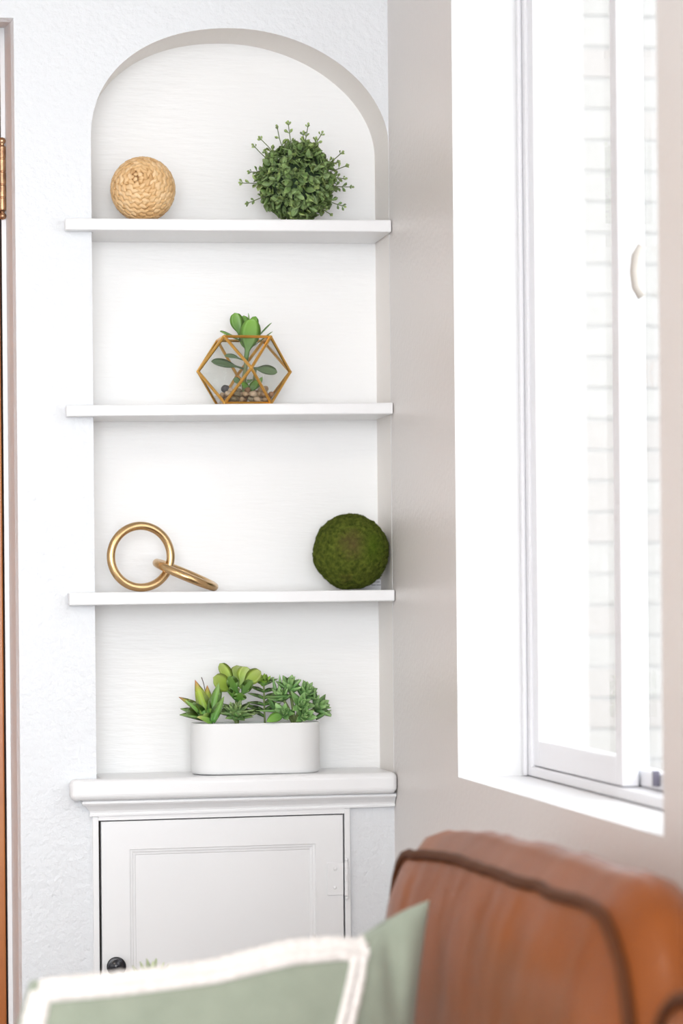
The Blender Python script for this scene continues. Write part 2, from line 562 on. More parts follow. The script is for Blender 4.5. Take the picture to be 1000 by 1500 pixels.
top1 = shelf((95.5, 319.5), (573.5, 322), (96.5, 336.5), (573, 340), 0.024, 'white painted niche shelf under the braided ball and boxwood ball')
top2 = shelf((97, 593.5), (576, 589.5), (98, 610), (575, 606.5), 0.024, 'white painted niche shelf under the geometric glass terrarium')
top3 = shelf((101, 868), (579.5, 863.8), (102, 887), (578.5, 880.5), 0.025, 'white painted niche shelf under the gold rings and moss ball')

# counter ledge with rounded front, moulding below
PC = 0.034
cl, cr = at_y(103, 1143, -PC), at_y(583, 1131, -PC)
cbl, cbr = at_y(105, 1174, -PC), at_y(582, 1162.3, -PC)
def ctop(x): return cl.z + (cr.z - cl.z) * (x - cl.x) / (cr.x - cl.x)
def cbot(x): return cbl.z + (cbr.z - cbl.z) * (x - cbl.x) / (cbr.x - cbl.x)
x0, x1 = cl.x, XW - 0.001
ledge = empty('counter_ledge', ((x0 + x1) / 2, 0, cbot(0.4)))
tag(ledge, 'white bullnose ledge with cove moulding above the cabinet door', 'ledge')
plan = [(x0, -PC), (x1, -PC), (x1, ND - 0.001), (NXL + 0.0006, ND - 0.001), (NXL + 0.0006, -0.0006), (x0, -0.0006)]
V, Fc = prism_vf(plan, cbot, ctop)
obj('ledge_board', V, Fc, M_PAINT, ledge, False, 0.009, 5)
# moulding profile (protrusion, drop below the board): bead, cove, fillet, following the left return
mp_ = [(0.018, 0.000), (0.0205, 0.002), (0.021, 0.005), (0.019, 0.0078), (0.016, 0.0085), (0.0125, 0.0125), (0.0095, 0.0165), (0.0085, 0.0195), (0.0085, 0.0205), (0.0095, 0.0215), (0.0095, 0.0245), (0.0, 0.0245)]
xm0 = at_y(134, 1196, -0.01).x
V, Fc = [], []
for (pr, dz) in mp_:
    xa = xm0 - pr + 0.0065
    V += [(xa, -0.0006, cbot(xa) - dz), (xa, -pr - 0.001, cbot(xa) - dz), (x1, -pr - 0.001, cbot(x1) - dz * 0.84), ]
for i in range(len(mp_) - 1):
    for k in (0, 1):
        Fc.append((3 * i + k, 3 * i + k + 1, 3 * i + 4 + k, 3 * i + 3 + k))
obj('cove_moulding', V, Fc, M_PAINT, ledge)

# ------------------------------------------------------------------ cabinet under the ledge
cab = empty('built_in_cabinet', ((CX0 + CX1) / 2, 0.0, CZ0 - 0.1))
tag(cab, 'white built-in cabinet door and frame below the niche ledge', 'cabinet')
FY = -0.007                                   # face of the frame
dl, dr = at_y(148.8, 1300, FY).x, at_y(503, 1300, FY).x
fl, fr_ = at_y(145.2, 1300, FY).x, at_y(505.2, 1300, FY).x
fo0, fo1 = at_y(136.3, 1300, FY).x, at_y(513.5, 1300, FY).x
zt_l, zt_r = at_y(149, 1204, FY).z, at_y(500, 1193.5, FY).z
def dtop(x): return zt_l + (zt_r - zt_l) * (x - dl) / (dr - dl)
def ftop(x): return dtop(x) + 0.0018
DB = 0.17
fz = lambda x: cbot(x) - 0.0247 * (1 - 0.16 * (x - xm0) / (x1 - xm0))
for (a, b_) in ((fo0, fl), (fr_, fo1)):
    V, Fc = prism_vf([(a, FY), (b_, FY), (b_, 0.02), (a, 0.02)], 0.1, fz)
    obj('frame_stile', V, Fc, M_PAINT, cab, False, 0.001, 2)
V, Fc = prism_vf([(fl, FY), (fr_, FY), (fr_, 0.02), (fl, 0.02)], ftop, fz)
obj('frame_rail', V, Fc, M_PAINT, cab)
box('frame_rail', fl, fr_, FY, 0.02, 0.1, DB - 0.003, M_PAINT, cab)
# carcass coloured dark to give the shade in the door gaps
V, Fc = box_vf(fl - 0.004, fr_ + 0.004, 0.021, 0.25, 0.1, CZ1 - 0.01)
obj('carcass', V, Fc, M_DARK, cab)
# door with raised bead and sunk panel
loops = [(0.0, 0.02), (0.0, FY + 0.001), (0.001, FY), (0.0415, FY), (0.0422, FY + 0.0018), (0.0455, FY + 0.0022), (0.0462, FY + 0.0038), (0.0495, FY + 0.0042), (0.0505, FY + 0.0052)]
V, Fc = [], []
for (ins, y) in loops:
    xa, xb_ = dl + ins, dr - ins
    V += [(xa, y, DB + ins), (xb_, y, DB + ins), (xb_, y, dtop(xb_) - ins), (xa, y, dtop(xa) - ins)]
for i in range(len(loops) - 1):
    for k in range(4):
        l = (k + 1) % 4
        Fc.append((4 * i + k, 4 * i + l, 4 * i + 4 + l, 4 * i + 4 + k))
e = 4 * (len(loops) - 1)
Fc.append((e, e + 1, e + 2, e + 3)); Fc.append((0, 1, 2, 3))
cdoor = obj('cabinet_door', V, Fc, M_PAINT, cab)
# knob
kc = at_y(170.5, 1416, FY - 0.018)
V, Fc = lathe_vf([(0.0065, FY), (0.0065, FY - 0.010), (0.0105, FY - 0.012), (0.0140, FY - 0.015), (0.0142, FY - 0.018), (0.0125, FY - 0.0195), (0.0115, FY - 0.019), (0.009, FY - 0.021), (0.004, FY - 0.0235), (0.0005, FY - 0.024)], 32, (kc.x, 0, kc.z), 'Y')
k = obj('knob', V, Fc, M_BLACK, cdoor, True); k['label'] = 'black round knob'
# painted hinge
ha, hb = at_y(479, 1264, FY - 0.002), at_y(503, 1311, FY - 0.002)
hinge2 = obj('cabinet_hinge', *box_vf(ha.x, dr - 0.0003, FY - 0.0022, FY + 0.0002, hb.z, ha.z), M_PAINT, cab, False, 0.0006)
hbx = at_y(507.5, 1287, FY - 0.004).x
zt, zbm = at_y(507, 1262, FY).z, at_y(507, 1312, FY).z
prof = []
for i in range(5):
    a = zbm + (zt - zbm) * i / 5 + 0.0004; b_ = zbm + (zt - zbm) * (i + 1) / 5 - 0.0004
    prof += [(0.0024, a), (0.003, a + .0004), (0.003, b_ - .0004), (0.0024, b_)]
prof = [(0.0005, zbm - 0.006), (0.0022, zbm - 0.005), (0.0027, zbm - 0.0028), (0.0016, zbm - 0.0006)] + prof + [(0.0016, zt + 0.0006), (0.0027, zt + 0.0028), (0.0022, zt + 0.005), (0.0005, zt + 0.006)]
V, Fc = lathe_vf(prof, 16, (hbx, FY - 0.0034, 0))
obj('hinge_barrel', V, Fc, M_PAINT, hinge2)
for (sx, sy) in ((490.5, 1273), (490.5, 1300)):
    s = at_y(sx, sy, FY - 0.002)
    V, Fc = lathe_vf([(0.0026, FY - 0.002), (0.0026, FY - 0.0028), (0.002, FY - 0.0034), (0.0004, FY - 0.0036)], 14, (s.x, 0, s.z), 'Y')
    obj('screw', V, Fc, M_PAINT, hinge2, True)
bb = box('baseboard_back', fo1 + 0.001, XW - 0.002, -0.014, -0.0005, 0, 0.1, M_PAINT, None, 0.002); tag(bb, kind='structure')
bb = box('baseboard_back', XD + 0.001, fo0 - 0.001, -0.014, -0.0005, 0, 0.1, M_PAINT, None, 0.002); tag(bb, kind='structure')
box('toe_kick', fo0, fo1, FY + 0.001, 0.02, 0.0, 0.0995, M_PAINT, cab)


# ------------------------------------------------------------------ leaves
def leaf_mesh(name, kind, curl=0.15, cup=0.12, thick=0.05, nseg=7, material=None):
    """unit leaf: stalk at the origin, runs along +Y to y = 1, half width 0.5 along X, upper side +Z; attribute t runs along it"""
    prof = {
        'pointed': lambda t: (0.55 + 0.45 * math.sin(min(t / 0.45, 1) * PI / 2)) * (1 - max(0, (t - 0.35) / 0.65) ** 1.7) ,
        'spoon': lambda t: 0.22 + 0.10 * t if t < 0.25 else (0.245 + 0.755 * math.sin((t - 0.25) / 0.4 * PI / 2) if t < 0.65 else math.sqrt(max(0, 1 - ((t - 0.65) / 0.35) ** 2))),
        'oval': lambda t: math.sin(PI * min(1, (0.06 + 0.94 * t)) ** 0.9) ** 0.75,
        'fat': lambda t: (0.5 + 0.5 * math.sin(min(t / 0.55, 1) * PI / 2)) * (1 if t < 0.55 else (1 - ((t - 0.55) / 0.45) ** 1.9)),
    }[kind]
    V, T, Fc = [], [], []
    nr = 6
    for i in range(nseg + 1):
        t = i / nseg
        hw = max(0.012, prof(t)) * 0.5
        z = curl * t * t
        th = thick * (1 - 0.75 * t) + 0.01
        cz = cup * hw * 2
        V += [(-hw, t, z + cz), (-hw * .5, t, z + cz * .3 + th * .3), (0, t, z + th * .35), (hw * .5, t, z + cz * .3 + th * .3), (hw, t, z + cz), (0, t, z - th)]
        T += [t] * nr
    for i in range(nseg):
        for k in range(nr):
            l = (k + 1) % nr
            Fc.append((i * nr + k, i * nr + l, i * nr + nr + l, i * nr + nr + k))
    Fc.append(tuple(range(nr))); Fc.append(tuple(nseg * nr + k for k in range(nr)))
    me = mesh(name, V, Fc, True)
    a = me.attributes.new('t', 'FLOAT', 'POINT')
    a.data.foreach_set('value', T)
    if material: me.materials.append(material)
    return me


def leaf_matrix(base, tip, width, normal, thick=None):
    base, tip = Vector(base), Vector(tip)
    d = tip - base
    L = d.length
    y = d.normalized()
    nz = Vector(normal)
    nz = nz - y * nz.dot(y)
    if nz.length < 1e-5: nz = y.orthogonal()
    z = nz.normalized()
    x = y.cross(z)
    M = Matrix((x, y, z)).transposed().to_4x4()
    S = Matrix.Diagonal((width, L, min(L, 2.6 * width) if thick is None else thick, 1))
    return Matrix.Translation(base) @ M @ S


def put_leaf(me, M, parent, name='leaf'):
    o = bpy.data.objects.new(name, me)
    COL.objects.link(o)
    o.parent = parent
    base = ORIGIN.get(parent.name, Vector(parent.location))
    o.matrix_parent_inverse = Matrix.Translation(-base)
    o.matrix_basis = M
    return o


TO_CAM = Vector((-0.17, -1, 0.0)).normalized()


# ------------------------------------------------------------------ top shelf: braided ball
def braided_ball():
    yc = 0.018
    c = at_y(209.3, 280, yc)
    R = 46 / F_PX * (yc + DIST)
    c.z = top1(c.x) + R + 0.0004
    root = empty('braided_ball', (c.x, c.y, c.z - R))
    tag(root, 'round ball coiled from braided straw-coloured seagrass', 'decor ball')
    m1 = bpy.data.materials.new('straw_braid'); m1.use_nodes = True
    nt = m1.node_tree; b = nt.nodes['Principled BSDF']; b.inputs['Roughness'].default_value = 0.5
    at = nt.nodes.new('ShaderNodeAttribute'); at.attribute_name = 'tone'
    r = nt.nodes.new('ShaderNodeValToRGB')
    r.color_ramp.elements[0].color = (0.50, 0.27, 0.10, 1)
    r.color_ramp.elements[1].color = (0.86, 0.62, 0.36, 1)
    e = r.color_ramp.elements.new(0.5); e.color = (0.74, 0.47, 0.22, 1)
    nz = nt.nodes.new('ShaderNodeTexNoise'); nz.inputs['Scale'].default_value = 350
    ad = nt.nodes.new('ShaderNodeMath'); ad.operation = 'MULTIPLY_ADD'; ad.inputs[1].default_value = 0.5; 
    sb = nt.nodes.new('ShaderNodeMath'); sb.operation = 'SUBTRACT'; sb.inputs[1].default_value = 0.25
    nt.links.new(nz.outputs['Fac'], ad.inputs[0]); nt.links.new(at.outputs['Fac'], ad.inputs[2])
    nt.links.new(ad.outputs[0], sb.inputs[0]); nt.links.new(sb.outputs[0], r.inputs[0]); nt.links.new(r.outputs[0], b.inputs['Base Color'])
    mcore = mat('straw_core', (0.34, 0.18, 0.07), 0.7)
    bm = bmesh.new(); bmesh.ops.create_icosphere(bm, subdivisions=4, radius=R * 0.955)
    me = bpy.data.meshes.new('core'); bm.to_mesh(me); bm.free()
    for v in me.vertices: v.co += c
    me.polygons.foreach_set('use_smooth', [True] * len(me.polygons))
    link('core', me, mcore, root)
    # frame: coil pole faces the viewer, a little up and left
    pole = Vector((-0.22, -0.93, 0.30)).normalized()
    ex = pole.orthogonal().normalized(); ey = pole.cross(ex)
    row = 0.0082
    rs = random.Random(3)
    V, Fc, T = [], [], []
    NL, NC = 6, 8
    side = 1
    Rm = R * 0.962
    th, ph = 0.03, 0.0
    def sp(thv, phv, rad): return c + (pole * math.cos(thv) + (ex * math.cos(phv) + ey * math.sin(phv)) * math.sin(thv)) * rad
    while th < PI - 0.06:
        dph = 0.0056 / (R * max(math.sin(th), 0.09))
        ph += dph
        th += dph * row / (2 * PI * R)
        side = -side
        tone = min(1, max(0, rs.gauss(0.66, 0.2)))
        cen = sp(th, ph, Rm)
        nrm = (cen - c).normalized()
        tg = (sp(th, ph + 0.02, Rm) - cen).normalized()
        bt = nrm.cross(tg).normalized()
        sl = side * 0.42 + rs.uniform(-.08, .08)
        ax_ = (tg * math.cos(sl) + bt * math.sin(sl)).normalized()
        wx = nrm.cross(ax_).normalized()
        cen = cen + bt * (side * 0.0017)
        hl = 0.0088 if th > 0.25 else 0.0045
        b0 = len(V)
        for i in range(NL + 1):
            s = i / NL * 2 - 1
            wd = 0.0040 * math.sqrt(max(0.03, 1 - s * s * .96))
            q = cen + ax_ * (s * hl)
            q = c + (q - c).normalized() * (Rm + 0.0012 - 0.0036 * max(0, -s) + 0.0006 * s)
            for k in range(NC):
                an = 2 * PI * k / NC
                V.append(q + wx * (wd * math.cos(an)) + nrm * (0.0021 * math.sin(an)))
                T.append(tone - 0.30 * max(0, -s) - .34 * max(0, abs(math.cos(an)) - .4))  # shade between strands put into the tone of their edges and ends
        for i in range(NL):
            for k in range(NC):
                l = (k + 1) % NC
                Fc.append((b0 + i * NC + k, b0 + i * NC + l, b0 + i * NC + NC + l, b0 + i * NC + NC + k))
    me = mesh('braid', V, Fc, True)
    a = me.attributes.new('tone', 'FLOAT', 'POINT'); a.data.foreach_set('value', T)
    o = link('braid', me, m1, root)
    # rest the ball on the shelf
    zmin = min(v.z for v in V)
    d = top1(c.x) + 0.0003 - zmin
    for ch in root.children:
        for v in ch.data.vertices: v.co.z += d


braided_ball()


# ------------------------------------------------------------------ top shelf: boxwood ball
def boxwood():
    yc = 0.022
    c = at_y(435, 262, yc)
    R = 0.056
    c.z = top1(c.x) + R + 0.005
    root = empty('boxwood_ball', (c.x, c.y, top1(c.x)))
    tag(root, 'round artificial boxwood ball with small green leaves and stray sprigs', 'plant')
    ma = leaf_mat('boxwood_leaf', (0.11, 0.175, 0.055), (0.22, 0.32, 0.11), 0.5, 0.5, (0.165, 0.26, 0.09))
    mb = leaf_mat('boxwood_new_leaf', (0.20, 0.30, 0.10), (0.37, 0.48, 0.17), 0.5, 0.45)
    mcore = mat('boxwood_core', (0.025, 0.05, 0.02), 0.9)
    mstem = mat('boxwood_stem', (0.13, 0.17, 0.06), 0.6)
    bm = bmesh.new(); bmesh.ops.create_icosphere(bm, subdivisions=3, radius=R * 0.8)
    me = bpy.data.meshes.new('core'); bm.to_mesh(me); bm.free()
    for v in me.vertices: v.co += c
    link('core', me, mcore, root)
    types = [leaf_mesh('leaf', 'spoon', 0.12, 0.15, 0.03, 5, ma), leaf_mesh('leaf', 'spoon', -0.2, 0.2, 0.03, 5, ma), leaf_mesh('leaf', 'oval', 0.2, 0.1, 0.03, 5, ma), leaf_mesh('leaf', 'spoon', 0.25, 0.25, 0.03, 5, mb)]
    rs = random.Random(11)
    items = []
    N = 780
    for i in range(N):
        zz = 1 - 2 * (i + 0.5) / N
        ph = i * 2.399963
        d = Vector((math.sqrt(1 - zz * zz) * math.cos(ph), math.sqrt(1 - zz * zz) * math.sin(ph), zz))
        tang = d.cross(Vector((rs.gauss(0, 1), rs.gauss(0, 1), rs.gauss(0, 1)))).normalized()
        L = rs.uniform(0.013, 0.020)
        r0 = R * rs.uniform(0.72, 0.9)
        base = c + d * r0
        dirv = (d * rs.uniform(0.2, 0.75) + tang * rs.uniform(0.6, 1.0)).normalized()
        tip = base + dirv * L
        floor_z = top1(c.x) + 0.002
        if tip.z < floor_z or base.z < floor_z + .001:
            continue
        if tip.y > ND - 0.004: continue
        nrm = (d * 1.4 + Vector((0, -0.2, 0.25)) + Vector((rs.gauss(0, .3), rs.gauss(0, .3), rs.gauss(0, .3))))
        front = d.dot(TO_CAM) + 0.3 * rs.random()
        typ = rs.choices((0, 1, 2, 3), (5, 3, 3, 2))[0]
        items.append((front, typ, leaf_matrix(base, tip, L * rs.uniform(0.52, 0.72), nrm)))
    items.sort(key=lambda q: -q[0])
    for fr, typ, M in items[:290]:
        put_leaf(types[typ], M, root)
    V, Fc, T = [], [], []
    for fr, typ, M in items[290:]:
        b0 = len(V); me = types[typ]
        V += [M @ v.co for v in me.vertices]
        Fc += [tuple(b0 + i for i in p.vertices) for p in me.polygons]
        T += [a.value for a in me.attributes['t'].data]
    me = mesh('foliage', V, Fc, True)
    a = me.attributes.new('t', 'FLOAT', 'POINT'); a.data.foreach_set('value', T)
    o = link('foliage', me, ma, root); o['kind'] = 'stuff'
    # stray sprigs, each from inside the ball to a tip read from the photograph
    tips = [(381, 203, 0), (406, 187, .01), (422, 181, 0), (451, 184, -.01), (471, 196, 0), (353, 268, 0), (362, 298, -.01), (500, 224, 0), (507, 243, -.01), (514, 274, 0), (503, 302, -.01), (484, 314, -.02), (372, 214, .02), (494, 238, .01), (444, 196, .02), (462, 204, -.02), (366, 252, .01), (388, 222, -.02), (504, 262, .015)]
    for (px, py, dy) in tips:
        tip = at_y(px, py, yc + dy)
        d = (tip - c)
        base = c + d.normalized() * R * 0.75
        side = d.cross(TO_CAM).normalized()
        bend = side * rs.uniform(-.004, .004)
        path = [base, base.lerp(tip, .5) + bend, tip]
        V, Fc = tube_vf(catmull(path, 4), 0.0007, 5)
        sp = obj('sprig', V, Fc, mstem, root, True)
        lm = types[3] if rs.random() < .75 else types[0]
        L = (tip - base).length
        for s, ln in ((0.40, .011), (0.66 + rs.uniform(-.08, .08), .0085), (0.93, .0065)):
            q = base.lerp(tip, s) + bend * (1 - abs(2 * s - 1))
            for sg in (-1, 1):
                if s < .9 and rs.random() < .25: continue
                ln *= rs.uniform(.8, 1.2)
                dv = (d.normalized() * .7 + side * sg * (1 - .45 * s) + TO_CAM * rs.uniform(-.3, .5)).normalized()
                put_leaf(lm, leaf_matrix(q, q + dv * ln, ln * .46, TO_CAM + Vector((rs.uniform(-.8, .8), 0, rs.uniform(-.3, .9)))), sp)
        put_leaf(types[3], leaf_matrix(tip - d.normalized() * .002, tip + d.normalized() * .005, .0035, TO_CAM), sp)


boxwood()


# ------------------------------------------------------------------ second shelf: glass terrarium
def terrarium():
    A = 0.0695                                        # edge length of the cuboctahedron
    r = A / math.sqrt(2)
    yc = 0.040
    c = at_y(357.5, 541, yc)
    zb_ = top2(c.x) + 0.0029
    c.z = zb_ + r
    root = empty('glass_terrarium', (c.x, c.y, zb_ - 0.002))
    tag(root, 'faceted glass terrarium with gold metal frame, open on top', 'terrarium')
    rot = Matrix.Rotation(math.radians(-45 + 180 + 1.2), 3, 'Z')
    base = [(1, 0, 1), (0, 1, 1), (-1, 0, 1), (0, -1, 1), (1, 1, 0), (-1, 1, 0), (-1, -1, 0), (1, -1, 0), (1, 0, -1), (0, 1, -1), (-1, 0, -1), (0, -1, -1)]
    P = [c + (rot @ (Vector(b) * r)) for b in base]
    edges = [(i, j) for i in range(12) for j in range(i) if abs((Vector(base[i]) - Vector(base[j])).length - math.sqrt(2)) < 0.01]
    for i, j in edges:
        V, Fc = tube_vf([P[i], P[j]], 0.0023, 6)
        obj('frame_bar', V, Fc, M_FRAMEGOLD, root, False)
    for p in P:
        bm = bmesh.new(); bmesh.ops.create_icosphere(bm, subdivisions=1, radius=0.0028)
        me = bpy.data.meshes.new('solder_joint'); bm.to_mesh(me); bm.free()
        for v in me.vertices: v.co += p
        link('solder_joint', me, M_FRAMEGOLD, root)
    tri = [(0, 1, 4), (1, 2, 5), (2, 3, 6), (3, 0, 7), (8, 9, 4), (9, 10, 5), (10, 11, 6), (11, 8, 7)]
    quad = [(0, 4, 8, 7), (1, 5, 9, 4), (2, 6, 10, 5), (3, 7, 11, 6), (8, 9, 10, 11)]
    for f in tri + quad:
        m_ = sum((P[i] for i in f), Vector()) / len(f)
        nrm = (m_ - c).normalized()
        pts = [p_ + (m_ - p_) * 0.012 for p_ in (P[i] for i in f)]
        k = len(f)
        V = [p_ - nrm * 0.0004 for p_ in pts] + [p_ + nrm * 0.0004 for p_ in pts]
        Fc = [tuple(range(k)), tuple(range(k, 2 * k))] + [(i, (i + 1) % k, k + (i + 1) % k, k + i) for i in range(k)]
        obj('glass_pane', V, Fc, M_GLASS, root)
    # pebbles lying in it
    cols = [('tan', (0.42, 0.27, 0.16)), ('cream', (0.62, 0.47, 0.33)), ('rust', (0.36, 0.19, 0.10)), ('olive', (0.30, 0.24, 0.15)), ('sand', (0.52, 0.36, 0.22))]
    mats = [mat('pebble_' + n_, c_, 0.5, var=tuple(v * .72 for v in c_), var_scale=250) for n_, c_ in cols]
    mdark = mat('pebble_slate', (0.075, 0.07, 0.075), 0.5)
    rs = random.Random(5)

    def pebble_me(seed):
        bm = bmesh.new(); bmesh.ops.create_icosphere(bm, subdivisions=2, radius=1)
        sc = Vector((rs.uniform(.85, 1.2), rs.uniform(.8, 1.1), rs.uniform(.65, .85)))
        for v in bm.verts:
            k_ = 1 + 0.22 * noise.noise(v.co * 1.3 + Vector((seed * 7.1, 0, 0)))
            v.co = Vector((v.co.x * sc.x, v.co.y * sc.y, v.co.z * sc.z)) * k_
        me = bpy.data.meshes.new('pebble'); bm.to_mesh(me); bm.free()
        me.polygons.foreach_set('use_smooth', [True] * len(me.polygons))
        return me
    shapes = []
    for s in range(10):
        me = pebble_me(s); me.materials.append(mats[s % 5]); shapes.append(me)
    rz = Matrix.Rotation(math.radians(1.2), 3, 'Z')
    ex, ey = rz @ Vector((1, 0, 0)), rz @ Vector((0, 1, 0))
    zt = zb_ + 0.002

    def put(x, y, z, rad, me, lab=None):
        if lab is None:
            lab = 'small %s pebble in the bottom of the glass terrarium' % ('tan', 'cream', 'rust brown', 'olive brown', 'sandy')[me % 5]
            me = shapes[me]
        o = bpy.data.objects.new('pebble', me); COL.objects.link(o)
        p_ = Vector((c.x, c.y, 0)) + ex * x + ey * y
        o.location = (p_.x, p_.y, z + rad * .78)
        o.scale = (rad,) * 3
        o.rotation_euler = (rs.uniform(-.3, .3), rs.uniform(-.3, .3), rs.uniform(0, 6.28))
        tag(o, lab, 'pebble', 'pebbles in the terrarium')
    for layer, (half, z, nn) in enumerate(((0.0285, 0.0, 6), (0.0330, 0.0076, 6), (0.0330, 0.0150, 6))):
        for i in range(nn):
            for j in range(nn):
                x = -half + 2 * half * i / (nn - 1) + rs.uniform(-.0016, .0016) + (0.003 if (j + layer) % 2 else -0.002)
                y = -half + 2 * half * j / (nn - 1) + rs.uniform(-.0016, .0016)
                if layer == 0 and not (j <= 1 or i in (0, nn - 1)): continue      # buried ones nobody sees
                if layer == 2 and (y < -0.008 or abs(x) > .022 and y < .012 or rs.random() < .2): continue
                if abs(x) + abs(y) * .0 > half + .003: continue
                put(x, y, zt + z, rs.uniform(.0046, .0058), rs.randrange(10))
    dm = pebble_me(20); dm.materials.append(mdark)
    put(-0.0295, -0.004, zt + 0.0150, 0.0074, dm, 'large dark slate pebble on top of the tan pebbles in the terrarium')
    dm2 = pebble_me(23); dm2.materials.append(mats[4])
    put(0.0285, 0.002, zt + 0.0150, 0.0080, dm2, 'largest tan pebble on the pile in the terrarium')
    # succulent standing in the pebbles
    b = Vector((c.x + 0.002, c.y + 0.002, zt + 0.012))
    pl = empty('jade_succulent', b)
    tag(pl, 'green paddle-leaved succulent growing out of the glass terrarium', 'plant')
    ml = leaf_mat('jade_leaf', (0.10, 0.19, 0.06), (0.16, 0.33, 0.05), 0.5, 0.4, (0.12, 0.25, 0.05))
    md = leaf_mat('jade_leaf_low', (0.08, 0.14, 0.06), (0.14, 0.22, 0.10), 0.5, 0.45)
    mst = mat('jade_stem', (0.20, 0.23, 0.10), 0.6)
    stem = [b, at_y(357, 560, b.y), at_y(360, 535, b.y), at_y(361, 508, b.y), at_y(359, 492, b.y)]
    V, Fc = tube_vf(catmull(stem, 4), [0.0042 - 0.0022 * i / 16 for i in range(17)], 8)
    obj('stem', V, Fc, mst, pl, True)
    V, Fc = tube_vf(catmull([b + Vector((.004, 0, 0)), at_y(371, 560, b.y), at_y(374, 540, b.y)], 4), 0.0022, 7)
    obj('stem', V, Fc, mst, pl, True)
    sp = leaf_mesh('leaf', 'spoon', 0.10, 0.06, 0.05, 14, ml)
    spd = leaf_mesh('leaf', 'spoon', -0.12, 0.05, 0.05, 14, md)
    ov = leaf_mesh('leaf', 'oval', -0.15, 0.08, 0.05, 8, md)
    ovg = leaf_mesh('leaf', 'oval', 0.12, 0.10, 0.05, 8, ml)
    rows_ = [  # mesh, base px, tip px, base dy, tip dy, width px, normal
        (sp, (352, 496), (343, 459), 0, .004, 21, (0, -1, .3)),
        (sp, (358, 500), (321, 488), 0, -.008, 13, (0, -.4, 1)),
        (sp, (358, 494), (356, 463), .004, .010, 17, (.2, -1, .2)),
        (sp, (360, 527), (369, 466), -.006, -.014, 31, (0, -1, .1)),
        (ovg, (352, 500), (366, 476), -.004, -.012, 11, (-.3, -1, .6)),
        (sp, (362, 498), (373, 464), .008, .014, 16, (.3, -1, .1)),
        (sp, (366, 500), (362, 459), .012, .018, 7, (1, -.4, 0)),
        (sp, (370, 500), (399, 474), 0, .004, 7, (-.6, -.25, 1)),
        (sp, (372, 506), (400, 487), .004, .010, 6, (-.6, -.25, 1)),
        (sp, (362, 516), (352, 494), 0, .002, 9, (0, -1, .2)),
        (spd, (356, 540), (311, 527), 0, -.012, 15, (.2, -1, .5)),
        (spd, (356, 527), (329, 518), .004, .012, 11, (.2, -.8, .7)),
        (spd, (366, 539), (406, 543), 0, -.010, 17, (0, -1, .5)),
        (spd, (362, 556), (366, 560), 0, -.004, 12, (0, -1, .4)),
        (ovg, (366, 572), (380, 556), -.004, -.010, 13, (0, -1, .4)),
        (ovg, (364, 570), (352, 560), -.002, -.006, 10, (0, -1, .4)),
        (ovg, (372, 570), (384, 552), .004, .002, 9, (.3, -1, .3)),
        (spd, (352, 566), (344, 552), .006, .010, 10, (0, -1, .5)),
    ]
    for me, bp, tp, d0, d1, wpx, nr in rows_:
        put_leaf(me, leaf_matrix(at_y(*bp, b.y + d0), at_y(*tp, b.y + d1), wpx / F_PX * DIST, nr), pl)


terrarium()


# ------------------------------------------------------------------ third shelf: gold rings, moss ball, paper tag
def rings():
    yc = 0.030
    c = at_y(206.3, 814, yc)
    sc = (yc + DIST) / F_PX
    rt = 0.0062
    Ro = 51.5 * sc - rt
    c.z = top3(c.x) + Ro + rt + 0.0004
    root = empty('linked_ring_ornament', (c.x, c.y, top3(c.x)))
    tag(root, 'two linked brushed gold metal rings, one upright and one leaning', 'ornament')

    def torus(center, a, b_, R, r):
        path = [center + (a * math.cos(t) + b_ * math.sin(t)) * R for t in (2 * PI * i / 72 for i in range(72))]
        V, Fc = [], []
        nrm = a.cross(b_).normalized()
        for i, p in enumerate(path):
            rad = (p - center).normalized()
            for k in range(16):
                an = 2 * PI * k / 16
                V.append(p + (rad * math.cos(an) + nrm * math.sin(an)) * r)
        for i in range(72):
            j = (i + 1) % 72
            for k in range(16):
                l = (k + 1) % 16
                Fc.append((i * 16 + k, i * 16 + l, j * 16 + l, j * 16 + k))
        return V, Fc
    y = math.radians(10)
    V, Fc = torus(c, Vector((math.cos(y), math.sin(y), 0)), Vector((0, 0, 1)), Ro, rt)
    obj('ring', V, Fc, M_GOLD, root, True)
    # second ring: passes through the first, its far end on the shelf
    pL, pR = at_y(229.5, 822.5, yc - .004), at_y(313.5, 857, yc - .004)
    ctr = (pL + pR) / 2
    a = (pR - pL)
    R2 = a.length / 2
    a.normalize()
    up = Vector((-a.z, 0, a.x)).normalized()
    bvec = (Vector((0, 1, 0)) - a * a.y).normalized()
    tilt = math.radians(6)
    bvec = (bvec * math.cos(tilt) + up * math.sin(tilt)).normalized()
    V, Fc = torus(ctr, a, bvec, R2, rt)
    zmin = min(V, key=lambda q: q.z)
    dz = top3(zmin.x) + 0.0004 - zmin.z
    V = [v + Vector((0, 0, dz)) for v in V]
    obj('ring', V, Fc, M_GOLD, root, True)


rings()


